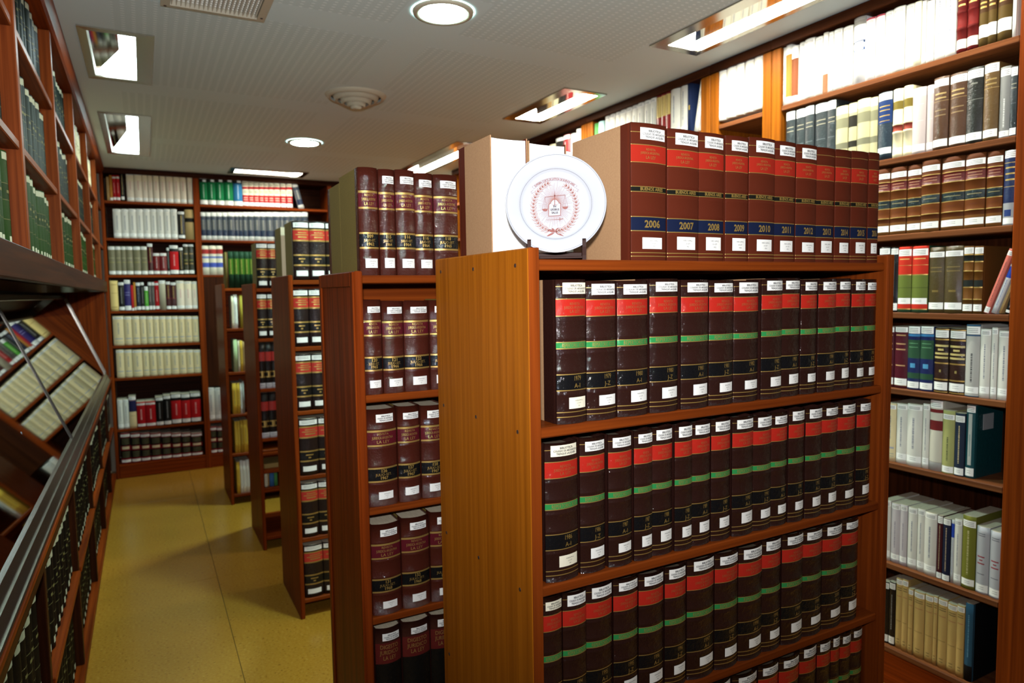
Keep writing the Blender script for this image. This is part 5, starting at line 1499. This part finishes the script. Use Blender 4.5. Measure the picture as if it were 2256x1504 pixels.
# ribbon bow
bow = [leaf(EC[0], -.0615, R(160), .020, .006), leaf(EC[0], -.0615, R(20), .020, .006), leaf(EC[0], -.062, R(205), .024, .004), leaf(EC[0], -.062, R(-25), .022, .004), leaf(EC[0], -.061, R(130), .012, .005), leaf(EC[0], -.061, R(50), .012, .005)]
polys('emblem_bow', 'sepia', bow, EZ+.0002)
# banner with motto
def arc_band(r0, r1, a0, a1, cy, n=24):
    out = []
    for k in range(n):
        p, q = a0+(a1-a0)*k/n, a0+(a1-a0)*(k+1)/n
        out.append([(r0*math.cos(p)+EC[0], cy+r0*math.sin(p)), (r1*math.cos(p)+EC[0], cy+r1*math.sin(p)), (r1*math.cos(q)+EC[0], cy+r1*math.sin(q)), (r0*math.cos(q)+EC[0], cy+r0*math.sin(q))])
    return out
BR, BCY = .066, -.0125
A0, A1 = R(90+43), R(90-43)
polys('emblem_banner', 'sepia', arc_band(BR-.0004, BR, A0, A1, BCY)+arc_band(BR+.0058, BR+.0062, A0, A1, BCY)+[seg(BR*math.cos(A0)+EC[0], BCY+BR*math.sin(A0), (BR+.006)*math.cos(A0)+EC[0], BCY+(BR+.006)*math.sin(A0), .0004)]+[seg(BR*math.cos(A1)+EC[0], BCY+BR*math.sin(A1), (BR+.006)*math.cos(A1)+EC[0], BCY+(BR+.006)*math.sin(A1), .0004)]
      +[seg(-.0485, .0335, -.0545, .0285, .0004), seg(-.0545, .0285, -.0515, .0285, .0004), seg(-.0515, .0285, -.052, .0245, .0004), seg(-.052, .0245, -.0455, .0295, .0004)]
      +[seg(.0445, .0345, .051, .0305, .0004), seg(.051, .0305, .0478, .030, .0004), seg(.0478, .030, .0488, .0262, .0004), seg(.0488, .0262, .042, .0300, .0004)], EZ+.0002)
v2, f2 = text_geo('SUPREMA CORTE DE JUSTICIA DE BUENOS AIRES', .0042, True, .094)
vv = []
for x, y in v2:
    a = R(90)-x/(BR+.003)
    r = BR+.0009+y
    vv.append((r*math.cos(a)+EC[0], BCY+r*math.sin(a), EZ+.0003))
mesh_obj('emblem_lettering', vv, f2, 'sepia', plate)
# scales, sword and tablet
sc = [seg(-.002, .017, -.002, .036, .0018, .0003), seg(-.002, -.002, -.002, .019, .0015), seg(-.024, .0165, .021, .0205, .0012)]
for x, y in ((-.0235, .0165), (.0205, .0205)):
    for dx in (-.0058, 0, .0058):
        sc.append(seg(x, y, x+dx, y-.026, .0004))
    pan = [(x+.0062*math.cos(R(180+180*k/10)), y-.026+.0058*math.sin(R(180+180*k/10))) for k in range(11)]
    sc.append(pan)
sc += [seg(-.021, -.0345, .008, -.0335, .0004, .0012), seg(.008, -.0335, .0155, -.0325, .0016), seg(.0085, -.0372, .0085, -.0295, .0013), [(-.002+.002*math.cos(R(36*k)), .0195+.002*math.sin(R(36*k))) for k in range(10)]]
polys('emblem_scales', 'sepia', sc, EZ+.0004)
tab = [(-.0165, -.0265), (.0110, -.0255), (.0115, .0010), (.0088, .0035), (.0055, .0015), (.0045, -.0010), (-.0075, -.0015), (-.0090, .0008), (-.0120, .0032), (-.0155, .0002)]
polys('emblem_tablet', 'sepia', [tab], EZ+.0005)
cxm, cym = -.0025, -.0125
polys('emblem_tablet_face', 'porcelain', [[(cxm+(x-cxm)*.90, cym+(y-cym)*.92) for x, y in tab]], EZ+.0007)
vv, ff = [], []
for s, y, mw in (('IN', -.0068, .008), ('LEGIBUS', -.0138, .019), ('SALUS', -.0208, .014)):
    a, b = text_geo(s, .0044, True, mw)
    n = len(vv)
    vv += [(x-.0022, yy+y, EZ+.0009) for x, yy in a]
    ff += [tuple(i+n for i in q) for q in b]
mesh_obj('emblem_motto', vv, ff, '#3a2422', plate)

# plate stand: two dark arms joined by a bar
hz = Vector((px_.x, px_.y, 0)).normalized()
base = PC-dirn*0.0
st_root = empty('plate_stand', (PC.x, PC.y, 1.7432), 'dark lacquered wooden stand holding up the porcelain plate', 'plate stand', rot=(0, 0, math.atan2(hz.y, hz.x)))
# local x = along plate, local -y = towards viewer
def arm(x):
    prof = [(-.030, 0), (-.031, .012), (-.034, .030), (-.033, .044), (-.028, .048), (-.0245, .042), (-.0245, .022), (-.018, .013), (-.004, .012), (.018, .030), (.026, .075), (.034, .078), (.036, .060), (.034, 0), (.014, 0), (.008, .006), (-.006, .006), (-.012, 0)]
    n = len(prof)
    v = [(-.004, a, b) for a, b in prof]+[(.004, a, b) for a, b in prof]
    f = [tuple(range(n)), tuple(range(2*n-1, n-1, -1))]+[(i, i+n, (i+1) % n+n, (i+1) % n) for i in range(n)]
    mesh_obj('arm', v, f, 'ebony', st_root, (x, 0, 0))
arm(-.058)
arm(.060)
v, f = box_geo(-.062, .060, .020, .030, .004, .022, .002)
mesh_obj('cross_bar', v, f, 'ebony', st_root)
v, f = box_geo(-.062, .060, -.012, -.004, .0065, .0115, .001)
mesh_obj('cross_bar', v, f, 'ebony', st_root)
